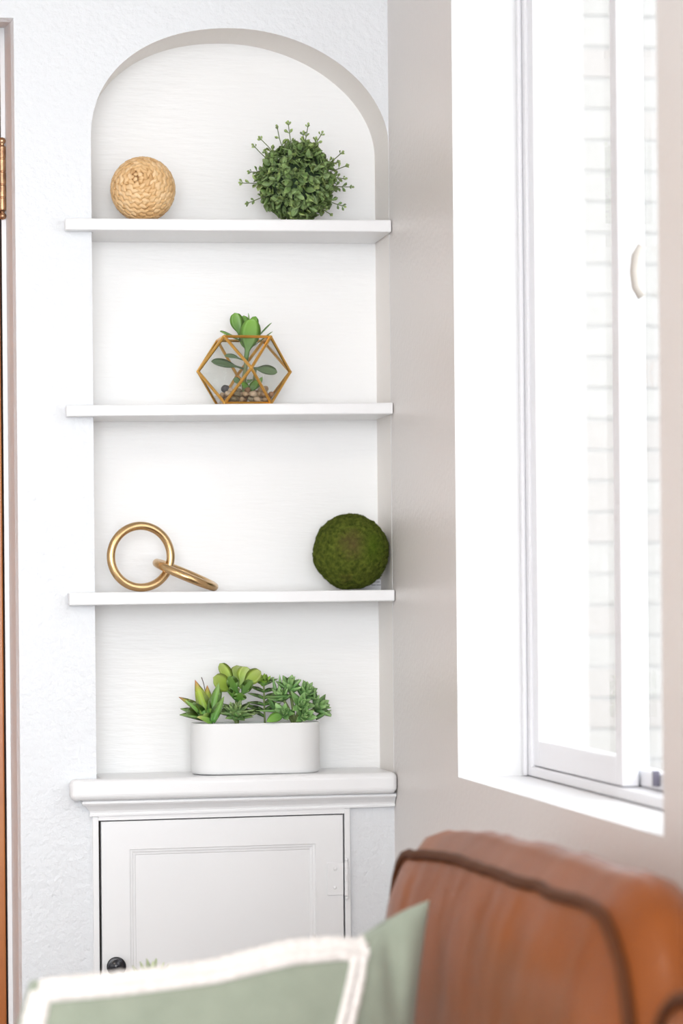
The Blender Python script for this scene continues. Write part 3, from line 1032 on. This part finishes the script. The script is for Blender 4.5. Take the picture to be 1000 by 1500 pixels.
def moss_ball():
    yc = 0.030
    c = at_y(513.5, 806, yc)
    R = 57.0 / F_PX * (yc + DIST)
    c.z = top3(c.x) + R
    root = empty('moss_ball', (c.x, c.y, top3(c.x)))
    tag(root, 'dark green moss ball with brownish patches on the niche shelf', 'decor ball')
    m = bpy.data.materials.new('moss'); m.use_nodes = True
    nt = m.node_tree; b = nt.nodes['Principled BSDF']; b.inputs['Roughness'].default_value = 0.95
    b.inputs['Specular IOR Level'].default_value = 0.1
    g = nt.nodes.new('ShaderNodeNewGeometry')
    nz = nt.nodes.new('ShaderNodeTexNoise'); nz.inputs['Scale'].default_value = 170; nz.inputs['Detail'].default_value = 8
    nt.links.new(g.outputs['Position'], nz.inputs['Vector'])
    r = nt.nodes.new('ShaderNodeValToRGB')
    r.color_ramp.elements[0].position = .3; r.color_ramp.elements[0].color = (0.045, 0.062, 0.008, 1)
    r.color_ramp.elements[1].position = .72; r.color_ramp.elements[1].color = (0.15, 0.185, 0.03, 1)
    nt.links.new(nz.outputs['Fac'], r.inputs[0])
    last = r.outputs[0]
    for (px, py, rad, amt, col) in ((516, 797, 0.027, .75, (0.13, 0.085, 0.04)), (507, 858, 0.022, .7, (0.10, 0.06, 0.025)), (548, 800, .03, .55, (0.075, 0.14, 0.008))):
        pt = at_y(px, py, yc - R * .85)
        vm = nt.nodes.new('ShaderNodeVectorMath'); vm.operation = 'DISTANCE'; vm.inputs[1].default_value = pt
        nt.links.new(g.outputs['Position'], vm.inputs[0])
        n2 = nt.nodes.new('ShaderNodeTexNoise'); n2.inputs['Scale'].default_value = 110
        nt.links.new(g.outputs['Position'], n2.inputs['Vector'])
        ad = nt.nodes.new('ShaderNodeMath'); ad.operation = 'MULTIPLY_ADD'; ad.inputs[1].default_value = rad * .9
        nt.links.new(n2.outputs['Fac'], ad.inputs[0]); nt.links.new(vm.outputs['Value'], ad.inputs[2])
        mr = nt.nodes.new('ShaderNodeMapRange'); mr.inputs['From Min'].default_value = rad * .5; mr.inputs['From Max'].default_value = rad * 1.5
        mr.inputs['To Min'].default_value = amt; mr.inputs['To Max'].default_value = 0
        nt.links.new(ad.outputs[0], mr.inputs['Value'])
        mx = nt.nodes.new('ShaderNodeMix'); mx.data_type = 'RGBA'
        nt.links.new(mr.outputs[0], mx.inputs['Factor']); nt.links.new(last, mx.inputs['A']); mx.inputs['B'].default_value = (*col, 1)
        last = mx.outputs['Result']
    nt.links.new(last, b.inputs['Base Color'])
    bm = bmesh.new(); bmesh.ops.create_icosphere(bm, subdivisions=6, radius=1)
    V = []
    for v in bm.verts:
        d = v.co.normalized()
        k = 0.972 + 0.035 * noise.noise(d * 2.2 + Vector((3.1, 0, 0))) + 0.03 * noise.noise(d * 7) + 0.02 * noise.noise(d * 19) + 0.012 * noise.noise(d * 45)
        q = c + d * (R * k)
        if d.z < 0: q.z = max(q.z, top3(c.x) + 0.0012)
        q.x = min(q.x, XW - 0.0012)
        v.co = q
    me = bpy.data.meshes.new('moss_body'); bm.to_mesh(me); 
    me.polygons.foreach_set('use_smooth', [True] * len(me.polygons))
    link('moss_body', me, m, root)
    rs = random.Random(9)
    FV, FF = [], []
    vs = [(v.co.copy(), v.normal.copy()) for v in me.vertices]
    bm.free()
    for i in range(30000):
        p, nrm = rs.choice(vs)
        if nrm.dot(TO_CAM) < -0.35: continue
        t = nrm.cross(Vector((rs.gauss(0, 1), rs.gauss(0, 1), rs.gauss(0, 1)))).normalized()
        s = nrm.cross(t)
        q = p + nrm * rs.uniform(.0008, .0022) + t * rs.uniform(.0015, .0035)
        if q.z < top3(c.x) + .001 or q.x > XW - .001 or p.z < top3(c.x) + .002: continue
        b0 = len(FV)
        FV += [p + s * .00035, p - s * .00035, q]
        FF.append((b0, b0 + 1, b0 + 2))
    me2 = bpy.data.meshes.new('moss_fibre'); me2.from_pydata([tuple(v) for v in FV], [], FF)
    o = link('moss_fibre', me2, m, root); o['kind'] = 'stuff'
    # printed paper tag behind it
    yt = ND - 0.022
    p0, p1 = at_y(524, 862.5, yt), at_y(563.5, 836, yt)
    zt = top3(p0.x) + 0.0004
    tg = empty('paper_tag', ((p0.x + p1.x) / 2, yt, zt))
    tag(tg, 'small white printed paper tag standing behind the moss ball', 'tag')
    box('card', p0.x, p1.x, yt, yt + 0.0006, zt, p1.z, M_PAPER, tg)
    for i, z in enumerate((0.24, 0.40, 0.56, 0.72)):
        zz = zt + (p1.z - zt) * z
        w_ = p1.x - p0.x
        V, Fc = [], []
        for (a, b_) in ((.50, .66), (.69, .80 if i % 2 else .86)):
            q, f = box_vf(p0.x + w_ * a, p0.x + w_ * b_, yt - 0.0002, yt, zz, zz + 0.0009)
            Fc += [tuple(k + len(V) for k in ff) for ff in f]; V += q
        obj('print_line', V, Fc, M_INK, tg)


moss_ball()


# ------------------------------------------------------------------ ledge: oval planter with succulents
YP = 0.030


def planter():
    a, b_ = at_y(279.5, 1100, YP), at_y(467.5, 1100, YP)
    cx = (a.x + b_.x) / 2; hx = (b_.x - a.x) / 2
    hy = 0.042
    z0 = ctop(cx) + 0.0004
    z1 = at_y(373, 1059.5, YP - hy).z
    root = empty('oval_planter', (cx, YP, z0))
    tag(root, 'matt white oval ceramic planter full of succulents', 'planter')

    def ring(ins, z, n=20):
        r = hy - ins
        L = hx - hy
        pts = []
        for k in range(n + 1):
            an = -PI / 2 + PI * k / n
            pts.append((cx + L + r * math.cos(an), YP + r * math.sin(an), z))
        for k in range(n + 1):
            an = PI / 2 + PI * k / n
            pts.append((cx - L + r * math.cos(an), YP + r * math.sin(an), z))
        return pts
    prof = [(0.006, z0), (0.0032, z0 + .0006), (0.0012, z0 + .0026), (0.0003, z0 + .006), (0.0, z0 + .012), (0.0, z1 - .003), (0.0004, z1 - .001), (0.0014, z1), (0.0026, z1), (0.0036, z1 - .001), (0.004, z1 - .003), (0.004, z1 - .02)]
    V, Fc = [], []
    for ins, z in prof: V += ring(ins, z)
    m = len(ring(0, 0))
    for i in range(len(prof) - 1):
        for k in range(m):
            l = (k + 1) % m
            Fc.append((i * m + k, i * m + l, i * m + m + l, i * m + m + k))
    Fc.append(tuple(range(m)))
    o = obj('pot', V, Fc, M_POT, root, True)
    V = ring(0.0042, z1 - 0.007)
    obj('soil', V, [tuple(range(len(V)))], M_SOIL, root)
    return cx, z1


PX_, ZRIM = planter()
ZSOIL = ZRIM - 0.0066


def plant(name, label, base_px, dy):
    b = at_y(base_px, 1060, YP + dy)
    b.z = ZSOIL
    o = empty(name, b)
    tag(o, label, 'plant', None)
    return o, b


def leaves(root, rows_, dy0):
    for me, bp, tp, d0, d1, wpx, nr in rows_:
        p0 = at_y(*bp, YP + dy0 + d0)
        p0.z = max(p0.z, ZSOIL + .0005)
        put_leaf(me, leaf_matrix(p0, at_y(*tp, YP + dy0 + d1), wpx / F_PX * DIST, nr), root)


def succulents():
    rs = random.Random(21)
    mst = mat('succulent_stem', (0.20, 0.27, 0.09), 0.6)
    # red-tipped rosette
    mr_ = leaf_mat('agave_leaf', (0.13, 0.32, 0.05), (0.48, 0.16, 0.09), 0.72, 0.42, (0.40, 0.50, 0.08))
    mg = leaf_mat('agave_leaf_green', (0.10, 0.27, 0.055), (0.25, 0.38, 0.12), 0.6, 0.42, (0.18, 0.35, 0.08))
    mp = leaf_mat('agave_leaf_pale', (0.10, 0.28, 0.05), (0.45, 0.42, 0.16), 0.7, 0.42, (0.24, 0.38, 0.08))
    A = leaf_mesh('leaf', 'pointed', 0.06, 0.25, 0.06, 8, mr_)
    B = leaf_mesh('leaf', 'pointed', 0.08, 0.25, 0.06, 8, mg)
    Cc = leaf_mesh('leaf', 'pointed', -0.15, 0.25, 0.06, 8, mp)
    root, b = plant('agave_succulent', 'red-tipped pointed succulent at one end of the white planter', 307, -.006)
    leaves(root, [
        (A, (304, 1056), (285, 996), 0, .004, 22, (0, -1, .1)),
        (B, (306, 1057), (320, 1000), -.004, .002, 20, (0, -1, .1)),
        (A, (303, 1050), (303, 1004), .008, .014, 17, (0, -1, .1)),
        (A, (300, 1052), (261, 1022), .004, .004, 16, (.3, -1, .6)),
        (B, (300, 1054), (269, 1027), -.002, -.012, 16, (.3, -1, .6)),
        (B, (300, 1054), (263, 1040), .002, .000, 14, (.2, -.7, 1)),
        (B, (300, 1055), (262, 1049), -.006, -.020, 13, (.2, -.7, 1)),
        (B, (302, 1052), (286, 1022), .010, .020, 12, (.3, -1, .3)),
        (Cc, (311, 1060), (292, 1049), -.010, -.030, 22, (.2, -1, .6)),
        (B, (312, 1058), (329, 1020), -.012, -.016, 15, (-.3, -1, .2)),
        (B, (311, 1056), (326, 1008), .008, .014, 12, (-.3, -1, .1)),
    ], -.006)
    V, Fc = tube_vf(catmull([b, at_y(300, 1010, b.y + .016), at_y(295, 992, b.y + .018)], 4), 0.0006, 5)
    obj('dry_spike', V, Fc, mat('dry_spike', (0.10, 0.05, 0.04), 0.7), root, True)
    # paddle-leaved succulent behind
    my = leaf_mat('paddle_leaf', (0.16, 0.30, 0.045), (0.33, 0.40, 0.11), 0.6, 0.4, (0.30, 0.42, 0.06))
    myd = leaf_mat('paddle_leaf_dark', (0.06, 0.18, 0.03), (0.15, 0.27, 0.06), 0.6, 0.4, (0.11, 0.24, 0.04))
    S = leaf_mesh('leaf', 'spoon', 0.10, 0.08, 0.045, 14, my)
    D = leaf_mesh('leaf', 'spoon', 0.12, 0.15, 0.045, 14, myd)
    root, b = plant('paddle_succulent', 'tall yellow-green paddle-leaved succulent in the white planter', 347, .012)
    V, Fc = tube_vf(catmull([b, at_y(347, 1045, b.y), at_y(347, 1020, b.y), at_y(348, 1008, b.y)], 4), 0.0032, 7)
    obj('stem', V, Fc, mst, root, True)
    leaves(root, [
        (S, (346, 1010), (320, 973), .006, .012, 20, (.3, -1, .2)),
        (S, (350, 1006), (346, 975), .008, .014, 23, (0, -1, .1)),
        (S, (351, 1006), (361, 977), .006, .010, 24, (0, -1, .1)),
        (S, (351, 1008), (383, 984), .002, -.004, 24, (-.2, -1, .5)),
        (S, (346, 1016), (310, 993), 0, -.010, 27, (.2, -1, .3)),
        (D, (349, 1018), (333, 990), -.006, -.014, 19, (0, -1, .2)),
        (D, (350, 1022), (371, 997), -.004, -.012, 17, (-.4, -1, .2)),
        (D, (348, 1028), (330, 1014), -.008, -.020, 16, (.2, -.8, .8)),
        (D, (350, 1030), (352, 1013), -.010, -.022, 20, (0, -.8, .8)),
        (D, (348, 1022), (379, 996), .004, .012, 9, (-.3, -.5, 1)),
    ], .012)
    # grey-green flat rosette in front of it
    mq = leaf_mat('rosette_leaf', (0.10, 0.22, 0.07), (0.25, 0.34, 0.14), 0.5, 0.45, (0.17, 0.29, 0.10))
    Q = leaf_mesh('leaf', 'pointed', 0.10, 0.2, 0.06, 7, mq)
    root, b = plant('rosette_succulent', 'grey-green pointed rosette at the foot of the paddle-leaved succulent', 347, -.014)
    V, Fc = tube_vf([b, at_y(346, 1057, b.y), at_y(346, 1049, b.y)], 0.003, 7)
    obj('stem', V, Fc, mst, root, True)
    cen = at_y(346, 1049, b.y)
    for k in range(33):
        ring_ = k // 12
        an = k * 2.39996
        el = (0.10, 0.55, 1.05)[ring_] + rs.uniform(-.1, .1)
        L = (0.032, 0.028, 0.023)[ring_] * rs.uniform(.9, 1.1)
        d = Vector((math.cos(an) * math.cos(el), math.sin(an) * math.cos(el), math.sin(el)))
        tip = cen + d * L
        tip.z = max(tip.z, ZRIM + .001)
        put_leaf(Q, leaf_matrix(cen + d * .002, tip, L * .42, Vector((0, -.25, 1)) - d * .3), root)
    for tp, dy, wd in (((322, 1044), -.012, 13), ((329, 1054), -.022, 13), ((342, 1058), -.030, 15), ((359, 1057), -.028, 15), ((371, 1052), -.018, 14), ((374, 1041), -.006, 12), ((366, 1031), .004, 12), ((352, 1026), .002, 13), ((336, 1029), .000, 13), ((327, 1035), -.004, 12), ((345, 1036), -.016, 14), ((358, 1038), -.014, 13)):
        put_leaf(Q, leaf_matrix(cen + Vector((0, 0, -.004)), at_y(*tp, b.y + dy + .012), wd * .001, (0, -.8, .9)), root)
    # thin stem with pairs of leaves
    ms = leaf_mat('sprig_leaf', (0.09, 0.22, 0.05), (0.18, 0.32, 0.08), 0.5, 0.42)
    mtop = leaf_mat('sprig_top_leaf', (0.16, 0.33, 0.03), (0.27, 0.45, 0.05), 0.5, 0.42)
    Pn = leaf_mesh('leaf', 'pointed', 0.12, 0.2, 0.05, 7, ms)
    Pt = leaf_mesh('leaf', 'oval', 0.12, 0.2, 0.06, 7, mtop)
    root, b = plant('upright_sprig', 'thin upright succulent stem with paired narrow leaves in the planter', 388, .020)
    V, Fc = tube_vf(catmull([b, at_y(387, 1040, b.y), at_y(386.5, 1015, b.y), at_y(386, 998, b.y)], 5), 0.0014, 7)
    obj('stem', V, Fc, mst, root, True)
    for (y_, L) in ((1004, 20), (1014, 22), (1024, 24), (1033, 24), (1042, 26), (1050, 24)):
        for sg in (-1, 1):
            for dd in (-1, 1):
                if rs.random() < .12: continue
                put_leaf(Pn, leaf_matrix(at_y(386.5, y_, b.y), at_y(386.5 + sg * L * rs.uniform(.75, 1.1), y_ - 7 + rs.uniform(-4, 5), b.y + dd * rs.uniform(.004, .012)), .0075, (0, -.45, 1)), root)
    for tp, dd, wd in (((387, 986), 0, 9), ((379, 990), -.004, 9), ((396, 990), .002, 6), ((390, 988), .006, 8), ((383, 989), .006, 8)):
        put_leaf(Pt, leaf_matrix(at_y(386, 1005, b.y), at_y(*tp, b.y + dd), wd * .001, (0, -1, .2)), root)
    # echeveria cluster
    me_ = leaf_mat('echeveria_leaf', (0.085, 0.20, 0.06), (0.25, 0.40, 0.15), 0.5, 0.42, (0.155, 0.31, 0.10))
    E = leaf_mesh('leaf', 'fat', 0.16, 0.12, 0.20, 7, me_)
    E2 = leaf_mesh('leaf', 'pointed', 0.20, 0.15, 0.14, 7, me_)
    root, b = plant('echeveria_succulent', 'large green cluster of thick pointed succulent leaves in the white planter', 432, -.002)
    heads = [((424, 1008), .002, 1.0, (0, -.35, 1)), ((447, 1017), .004, 1.0, (.35, -.5, .8)), ((440, 1034), -.016, 1.0, (.15, -1, .4)), ((465, 1036), -.004, 1.05, (.9, -.5, .5)), ((413, 1022), -.004, .9, (-.5, -.5, .8)), ((416, 1046), -.020, .85, (-.3, -1, .4)), ((444, 1050), -.022, .9, (.2, -1, .3))]
    for (hp, dy, sc, ax) in heads:
        h = at_y(*hp, b.y + dy)
        V, Fc = tube_vf(catmull([b + Vector((rs.uniform(-.004, .004), rs.uniform(-.004, .004), 0)), (b + h) / 2 + Vector((0, 0, .004)), h], 4), 0.0024, 6)
        obj('stem', V, Fc, mst, root, True)
        ax = Vector(ax).normalized(); e1 = ax.orthogonal().normalized(); e2 = ax.cross(e1)
        for k in range(17):
            an = k * 2.39996
            f = k / 16
            el = 0.25 + 1.15 * (1 - f) ** 1.0
            d = (ax * math.sin(el) + (e1 * math.cos(an) + e2 * math.sin(an)) * math.cos(el)).normalized()
            L = (0.016 + 0.011 * f) * sc * rs.uniform(.9, 1.1)
            p0 = h - ax * (0.004 * f)
            tip = p0 + d * L
            if tip.z < ZRIM - .002: continue
            put_leaf(E if rs.random() < .7 else E2, leaf_matrix(p0, tip, L * .48, ax - d * .2), root)
    leaves(root, [
        (E2, (462, 1052), (486, 1044), -.01, -.012, 9, (0, -.3, 1)),
        (E2, (402, 1040), (390, 1020), .004, 0, 9, (0, -1, .5)),
        (E2, (430, 1020), (388, 1024), -.012, -.022, 7, (0, -.5, 1)),
        (E2, (431, 1042), (374, 1044), -.014, -.026, 7, (0, -.5, 1)),
        (E2, (404, 1020), (399, 991), .010, .014, 6, (0, -1, 0)),
        (E2, (410, 1016), (409, 988), .010, .014, 6, (0, -1, 0)),
    ], -.002)
    ml = leaf_mat('round_front_leaf', (0.09, 0.22, 0.04), (0.16, 0.33, 0.05), 0.5, 0.4)
    O = leaf_mesh('leaf', 'oval', -0.1, 0.12, 0.06, 8, ml)
    put_leaf(O, leaf_matrix(at_y(412, 1048, YP - .036), at_y(391, 1056, YP - .048), .016, (0, -1, .5)), root)


succulents()


# ------------------------------------------------------------------ sofa along the window wall
def sofa():
    XFc = at_y(575, 1240, -1.06).x
    Y1, Y0 = -1.06, -2.07                       # far and near end of the back cushion next to the window
    zt = at_y(640, 1256, -1.2).z
    XB = XW - 0.055
    seat_z = 0.46
    root = empty('leather_sofa', (XB - 0.4, -2.1, 0))
    tag(root, 'cognac brown leather sofa with piped back cushions under the window', 'sofa')

    def rrect(y0, y1, z0, z1, r, ins, n=7):
        y0, y1, z0, z1 = y0 + ins, y1 - ins, z0 + ins, z1 - ins
        r = max(0.012, min(r - ins * .6, (y1 - y0) / 2 - .001, (z1 - z0) / 2 - .001))
        pts = []
        for (cy, cz, a0) in ((y1 - r, z1 - r, 0), (y0 + r, z1 - r, PI / 2), (y0 + r, z0 + r, PI), (y1 - r, z0 + r, 3 * PI / 2)):
            for k in range(n):
                an = a0 + PI / 2 * k / (n - 1)
                pts.append((cy + r * math.cos(an), cz + r * math.sin(an)))
        # refine the four straight sides, always by the same count
        out = []
        m = len(pts)
        for i in range(m):
            a, b_ = pts[i], pts[(i + 1) % m]
            out.append(a)
            kk = 40 if i % n == n - 1 else 0
            for s in range(1, kk + 1):
                out.append((a[0] + (b_[0] - a[0]) * s / (kk + 1), a[1] + (b_[1] - a[1]) * s / (kk + 1)))
        return out

    def cushion(y0, y1, z0, z1, x0, x1, seed, tilt, name='back_cushion'):
        r = 0.115
        cy, cz = (y0 + y1) / 2, (z0 + z1) / 2
        loops = [(0.19, -0.034), (0.13, -0.031), (0.075, -0.025), (0.035, -0.015), (0.012, -0.005), (0.0, 0.0), (-0.006, 0.012), (-0.020, (x1 - x0) * .3), (-0.026, (x1 - x0) * .55), (-0.018, (x1 - x0) * .82), (0.0, x1 - x0), (0.02, x1 - x0 + .008), (0.16, x1 - x0 + .016)]
        base_n = len(rrect(y0, y1, z0, z1, r, 0))
        V, Fc = [], []

        def shape(y, z, x):
            f = 1 - ((y - cy) / ((y1 - y0) / 2)) ** 2
            top = max(0, (z - cz) / ((z1 - z0) / 2))
            z += (0.006 * f + tilt * (cy - y) / (y1 - y0)) * top * top
            nv = Vector((x * 3 + seed, y * 9, z * 7))
            wob = noise.noise(nv) * .004 + noise.noise(nv * 2.7) * .002
            return Vector((x + wob * .7, y, z + wob * top))
        for ins, dx in loops:
            pts = rrect(y0, y1, z0, z1, r, ins)
            gat = math.exp(-((ins - .035) / .03) ** 2)          # gathers beside the piping
            V += [shape(y, z, x0 + dx - .0035 * gat * noise.noise(Vector((y * 34, seed, z * 30)))) for y, z in pts]
        for i in range(len(loops) - 1):
            for k in range(base_n):
                l = (k + 1) % base_n
                Fc.append((i * base_n + k, i * base_n + l, (i + 1) * base_n + l, (i + 1) * base_n + k))
        Fc.append(tuple(range(base_n))); Fc.append(tuple((len(loops) - 1) * base_n + k for k in range(base_n)))
        cu = obj(name, V, Fc, M_LEATHER, root, True)
        path = [shape(y, z, x0 - .001) for y, z in rrect(y0 - .001, y1 + .001, z0 - .001, z1 + .001, r, 0)]
        V, Fc = tube_vf(path, 0.0055, 8, True)
        w_ = obj('welt', V, Fc, M_WELT, cu, True)
        w_['label'] = 'dark leather piping'
    cushion(Y0, Y1, seat_z + .002, zt + 0.012, XFc, XB - 0.065, 1.0, 0.026)
    cushion(Y0 - 1.06, Y0 - 0.045, seat_z + .002, zt - 0.012, XFc, XB - 0.065, 5.0, 0.0)
    # frame behind, seat, arms, base, feet
    def rbox(name, x0, x1, y0, y1, z0, z1, bev):
        o = box(name, x0, x1, y0, y1, z0, z1, M_LEATHER, root, bev, 5)
        o.data.polygons.foreach_set('use_smooth', [True] * len(o.data.polygons))
        return o
    ye, yn = Y1 + 0.04, Y0 - 1.10
    rbox('back_frame', XB - 0.06, XB, yn, ye, 0.2, zt - 0.012, 0.025)
    sx0 = XFc - 0.56
    rbox('base', sx0 + 0.04, XB - 0.062, yn, ye, 0.12, 0.30, 0.02)
    for a, b_ in ((Y0 + .0, Y1), (Y0 - 1.06, Y0 - .005)):
        rbox('seat_cushion', sx0 + 0.02, XB - 0.066, a + .002, b_ - .002, 0.302, seat_z, 0.035)
    for a, b_ in ((ye + 0.001, ye + 0.2), (yn - 0.2, yn - 0.001)):
        rbox('arm', sx0 + 0.02, XB, a, b_, 0.12, 0.62, 0.05)
    for x in (sx0 + 0.08, XB - 0.06):
        for y in (ye + 0.1, yn - 0.1):
            V, Fc = lathe_vf([(0.018, 0), (0.026, 0.119)], 16, (x, y, 0))
            obj('foot', V, Fc, M_WELT, root, True)
    return XFc, ye, sx0


XSOFA, YARM, XSEAT = sofa()


# ------------------------------------------------------------------ green cushion with white braid
def pillow():
    TL, TR = at_y(44, 1437, -1.60), at_y(629, 1318, -1.47)
    BL = TL + Vector((-0.17, -0.10, 0)); BL.z = 0.472
    BR = TR + Vector((-0.050, -0.13, 0)); BR.z = 0.472
    c = (TL + TR + BL + BR) / 4
    root = empty('green_cushion', ((BL.x + BR.x) / 2, (BL.y + BR.y) / 2, 0.462))
    tag(root, 'sage green cushion edged with white braided trim on the leather sofa', 'cushion')
    nrm = (TR - TL).cross(TL - BL).normalized()
    if nrm.dot(TO_CAM) < 0: nrm = -nrm
    upv = ((TL - BL) + (TR - BR)).normalized()
    sag = [(0, 0), (.10, .004), (.20, .009), (.43, .016), (.62, .012), (.74, .018), (.81, .026), (.86, .018), (.93, .006), (1, 0)]
    T = 0.085

    def surf(u, v, side):
        p = TL.lerp(TR, u).lerp(BL.lerp(BR, u), v)
        p = p - upv * (interp(u, sag) * (1 - v) ** 3) + upv * (0.012 * 4 * u * (1 - u) * v ** 3)
        mid = 4 * v * (1 - v)
        p += (TL - TR).normalized() * ((u - .5) * 2 * 0.018 * mid)
        h = (max(0, 1 - (2 * u - 1) ** 2) * max(0, 1 - (2 * v - 1) ** 2)) ** 0.5
        q = 0.0
        if side > 0:      # crease running down from the ear of the corner
            q = -0.012 * math.exp(-((u - .885 - .10 * v) / .022) ** 2) * math.exp(-((v - .10) / .12) ** 2)
        return p + nrm * (side * T * h + q)
    N = 44
    V, Fc = [], []
    for side in (1, -1):
        for i in range(N + 1):
            for j in range(N + 1):
                V.append(surf((1 - math.cos(PI * i / N)) / 2, (1 - math.cos(PI * j / N)) / 2, side))
    for s in (0, 1):
        b0 = s * (N + 1) ** 2
        for i in range(N):
            for j in range(N):
                a = b0 + i * (N + 1) + j
                Fc.append((a, a + 1, a + N + 2, a + N + 1))
    me = mesh('cover', V, Fc, True)
    bm = bmesh.new(); bm.from_mesh(me); bmesh.ops.remove_doubles(bm, verts=bm.verts, dist=0.0002); bmesh.ops.recalc_face_normals(bm, faces=bm.faces); bm.to_mesh(me); bm.free()
    link('cover', me, M_GREEN, root)

    # trim: flat band with two cords, following the cover
    def band(fn, name='trim_band'):
        V, Fc = [], []
        prof = [(-1, .0005), (-.92, .004), (-.6, .0065), (-.22, .0045), (0, .0012), (.22, .0045), (.6, .0065), (.92, .004), (1, .0005)]
        K = 60
        for i in range(K + 1):
            for wv, lift in prof:
                u, v = fn(i / K, wv)
                p = surf(u, v, 1)
                e = 1e-3
                du = surf(min(u + e, .9999), v, 1) - surf(u - e, v, 1); dv = surf(u, v + e, 1) - surf(u, max(v - e, 1e-4), 1)
                nn = du.cross(dv).normalized()
                if nn.dot(nrm) < 0: nn = -nn
                braid = 0.0012 * math.sin(i * 2.6 + wv * 3) if abs(wv) < .95 else 0
                V.append(p + nn * (lift + braid))
        m = len(prof)
        for i in range(K):
            for k in range(m - 1):
                Fc.append((i * m + k, i * m + k + 1, i * m + m + k + 1, i * m + m + k))
        o = obj(name, V, Fc, M_BRAID, root, True)
        o['label'] = 'white braided trim'
    hw = 0.026
    band(lambda s, q: (0.02 + (0.825 - 0.02) * s, 0.032 + q * 0.029))
    band(lambda s, q: (0.805 + q * hw - 0.30 * (0.92 * s) * (1 - 0.5 * s), 0.03 + 0.92 * s))
    band(lambda s, q: (0.026 + q * 0.022, 0.03 + 0.92 * s))


pillow()


# ------------------------------------------------------------------ side table with a small succulent beyond the sofa arm
def side_table():
    p = at_y(222, 1405, -0.62)
    top = 0.60
    root = empty('side_table', (p.x, p.y, 0))
    tag(root, 'small round ash wood side table standing between sofa and cabinet', 'table')
    V, Fc = lathe_vf([(0.001, top - .025), (0.15, top - .025), (0.155, top - .02), (0.155, top - .004), (0.151, top), (0.001, top)], 40, (p.x, p.y, 0))
    obj('table_top', V, Fc, M_WOODTABLE, root)
    for k in range(3):
        a = k * 2 * PI / 3 + .4
        V, Fc = tube_vf([(p.x + .14 * math.cos(a), p.y + .14 * math.sin(a), 0), (p.x + .09 * math.cos(a), p.y + .09 * math.sin(a), top - .026)], [.011, .015], 10)
        obj('leg', V, Fc, M_WOODTABLE, root, True)
    ztip = p.z
    po = empty('small_potted_succulent', (p.x, p.y, top + .0005))
    tag(po, 'small pale green succulent in a white pot behind the green cushion', 'plant')
    zp = ztip - 0.035
    V, Fc = lathe_vf([(0.001, top + .0005), (0.032, top + .0005), (0.042, zp), (0.039, zp), (0.036, zp - .012), (0.001, zp - .012)], 30, (p.x, p.y, 0))
    obj('pot', V, Fc, M_POT, po, True)
    mv = leaf_mat('variegated_leaf', (0.14, 0.22, 0.07), (0.50, 0.56, 0.36), 0.5, 0.45, (0.22, 0.32, 0.11))
    L = leaf_mesh('leaf', 'pointed', .15, .2, .08, 6, mv)
    cen = Vector((p.x, p.y, zp - .010))
    rs = random.Random(2)
    for k in range(20):
        an = k * 2.39996
        el = 1.35 - 1.1 * k / 20
        d = Vector((math.cos(an) * math.cos(el), math.sin(an) * math.cos(el), math.sin(el)))
        ln = 0.046 - .004 * (k / 20)
        put_leaf(L, leaf_matrix(cen, cen + d * ln, .013, Vector((0, 0, 1)) - d * .4), po)
    q = at_y(280, 1409, -0.60)
    b2 = Vector((q.x, q.y, top + .0005))
    p2 = empty('small_dark_plant', b2)
    tag(p2, 'tiny dark green sprig in a pot beside the small pale succulent', 'plant')
    V, Fc = lathe_vf([(0.001, top + .0005), (0.022, top + .0005), (0.027, q.z - .04), (0.024, q.z - .04), (0.001, q.z - .05)], 24, (q.x, q.y, 0))
    obj('pot', V, Fc, M_POT, p2, True)
    Ld = leaf_mesh('leaf', 'pointed', .15, .2, .08, 6, leaf_mat('dark_sprig_leaf', (.03, .07, .03), (.08, .13, .06)))
    for dx, dz in ((-.003, .0), (.008, -.004), (-.010, -.010), (.013, -.012), (.002, -.008)):
        put_leaf(Ld, leaf_matrix(Vector((q.x, q.y, q.z - .046)), Vector((q.x + dx, q.y + dx * .5, q.z + dz)), .006, (0, -1, .3)), p2)


side_table()
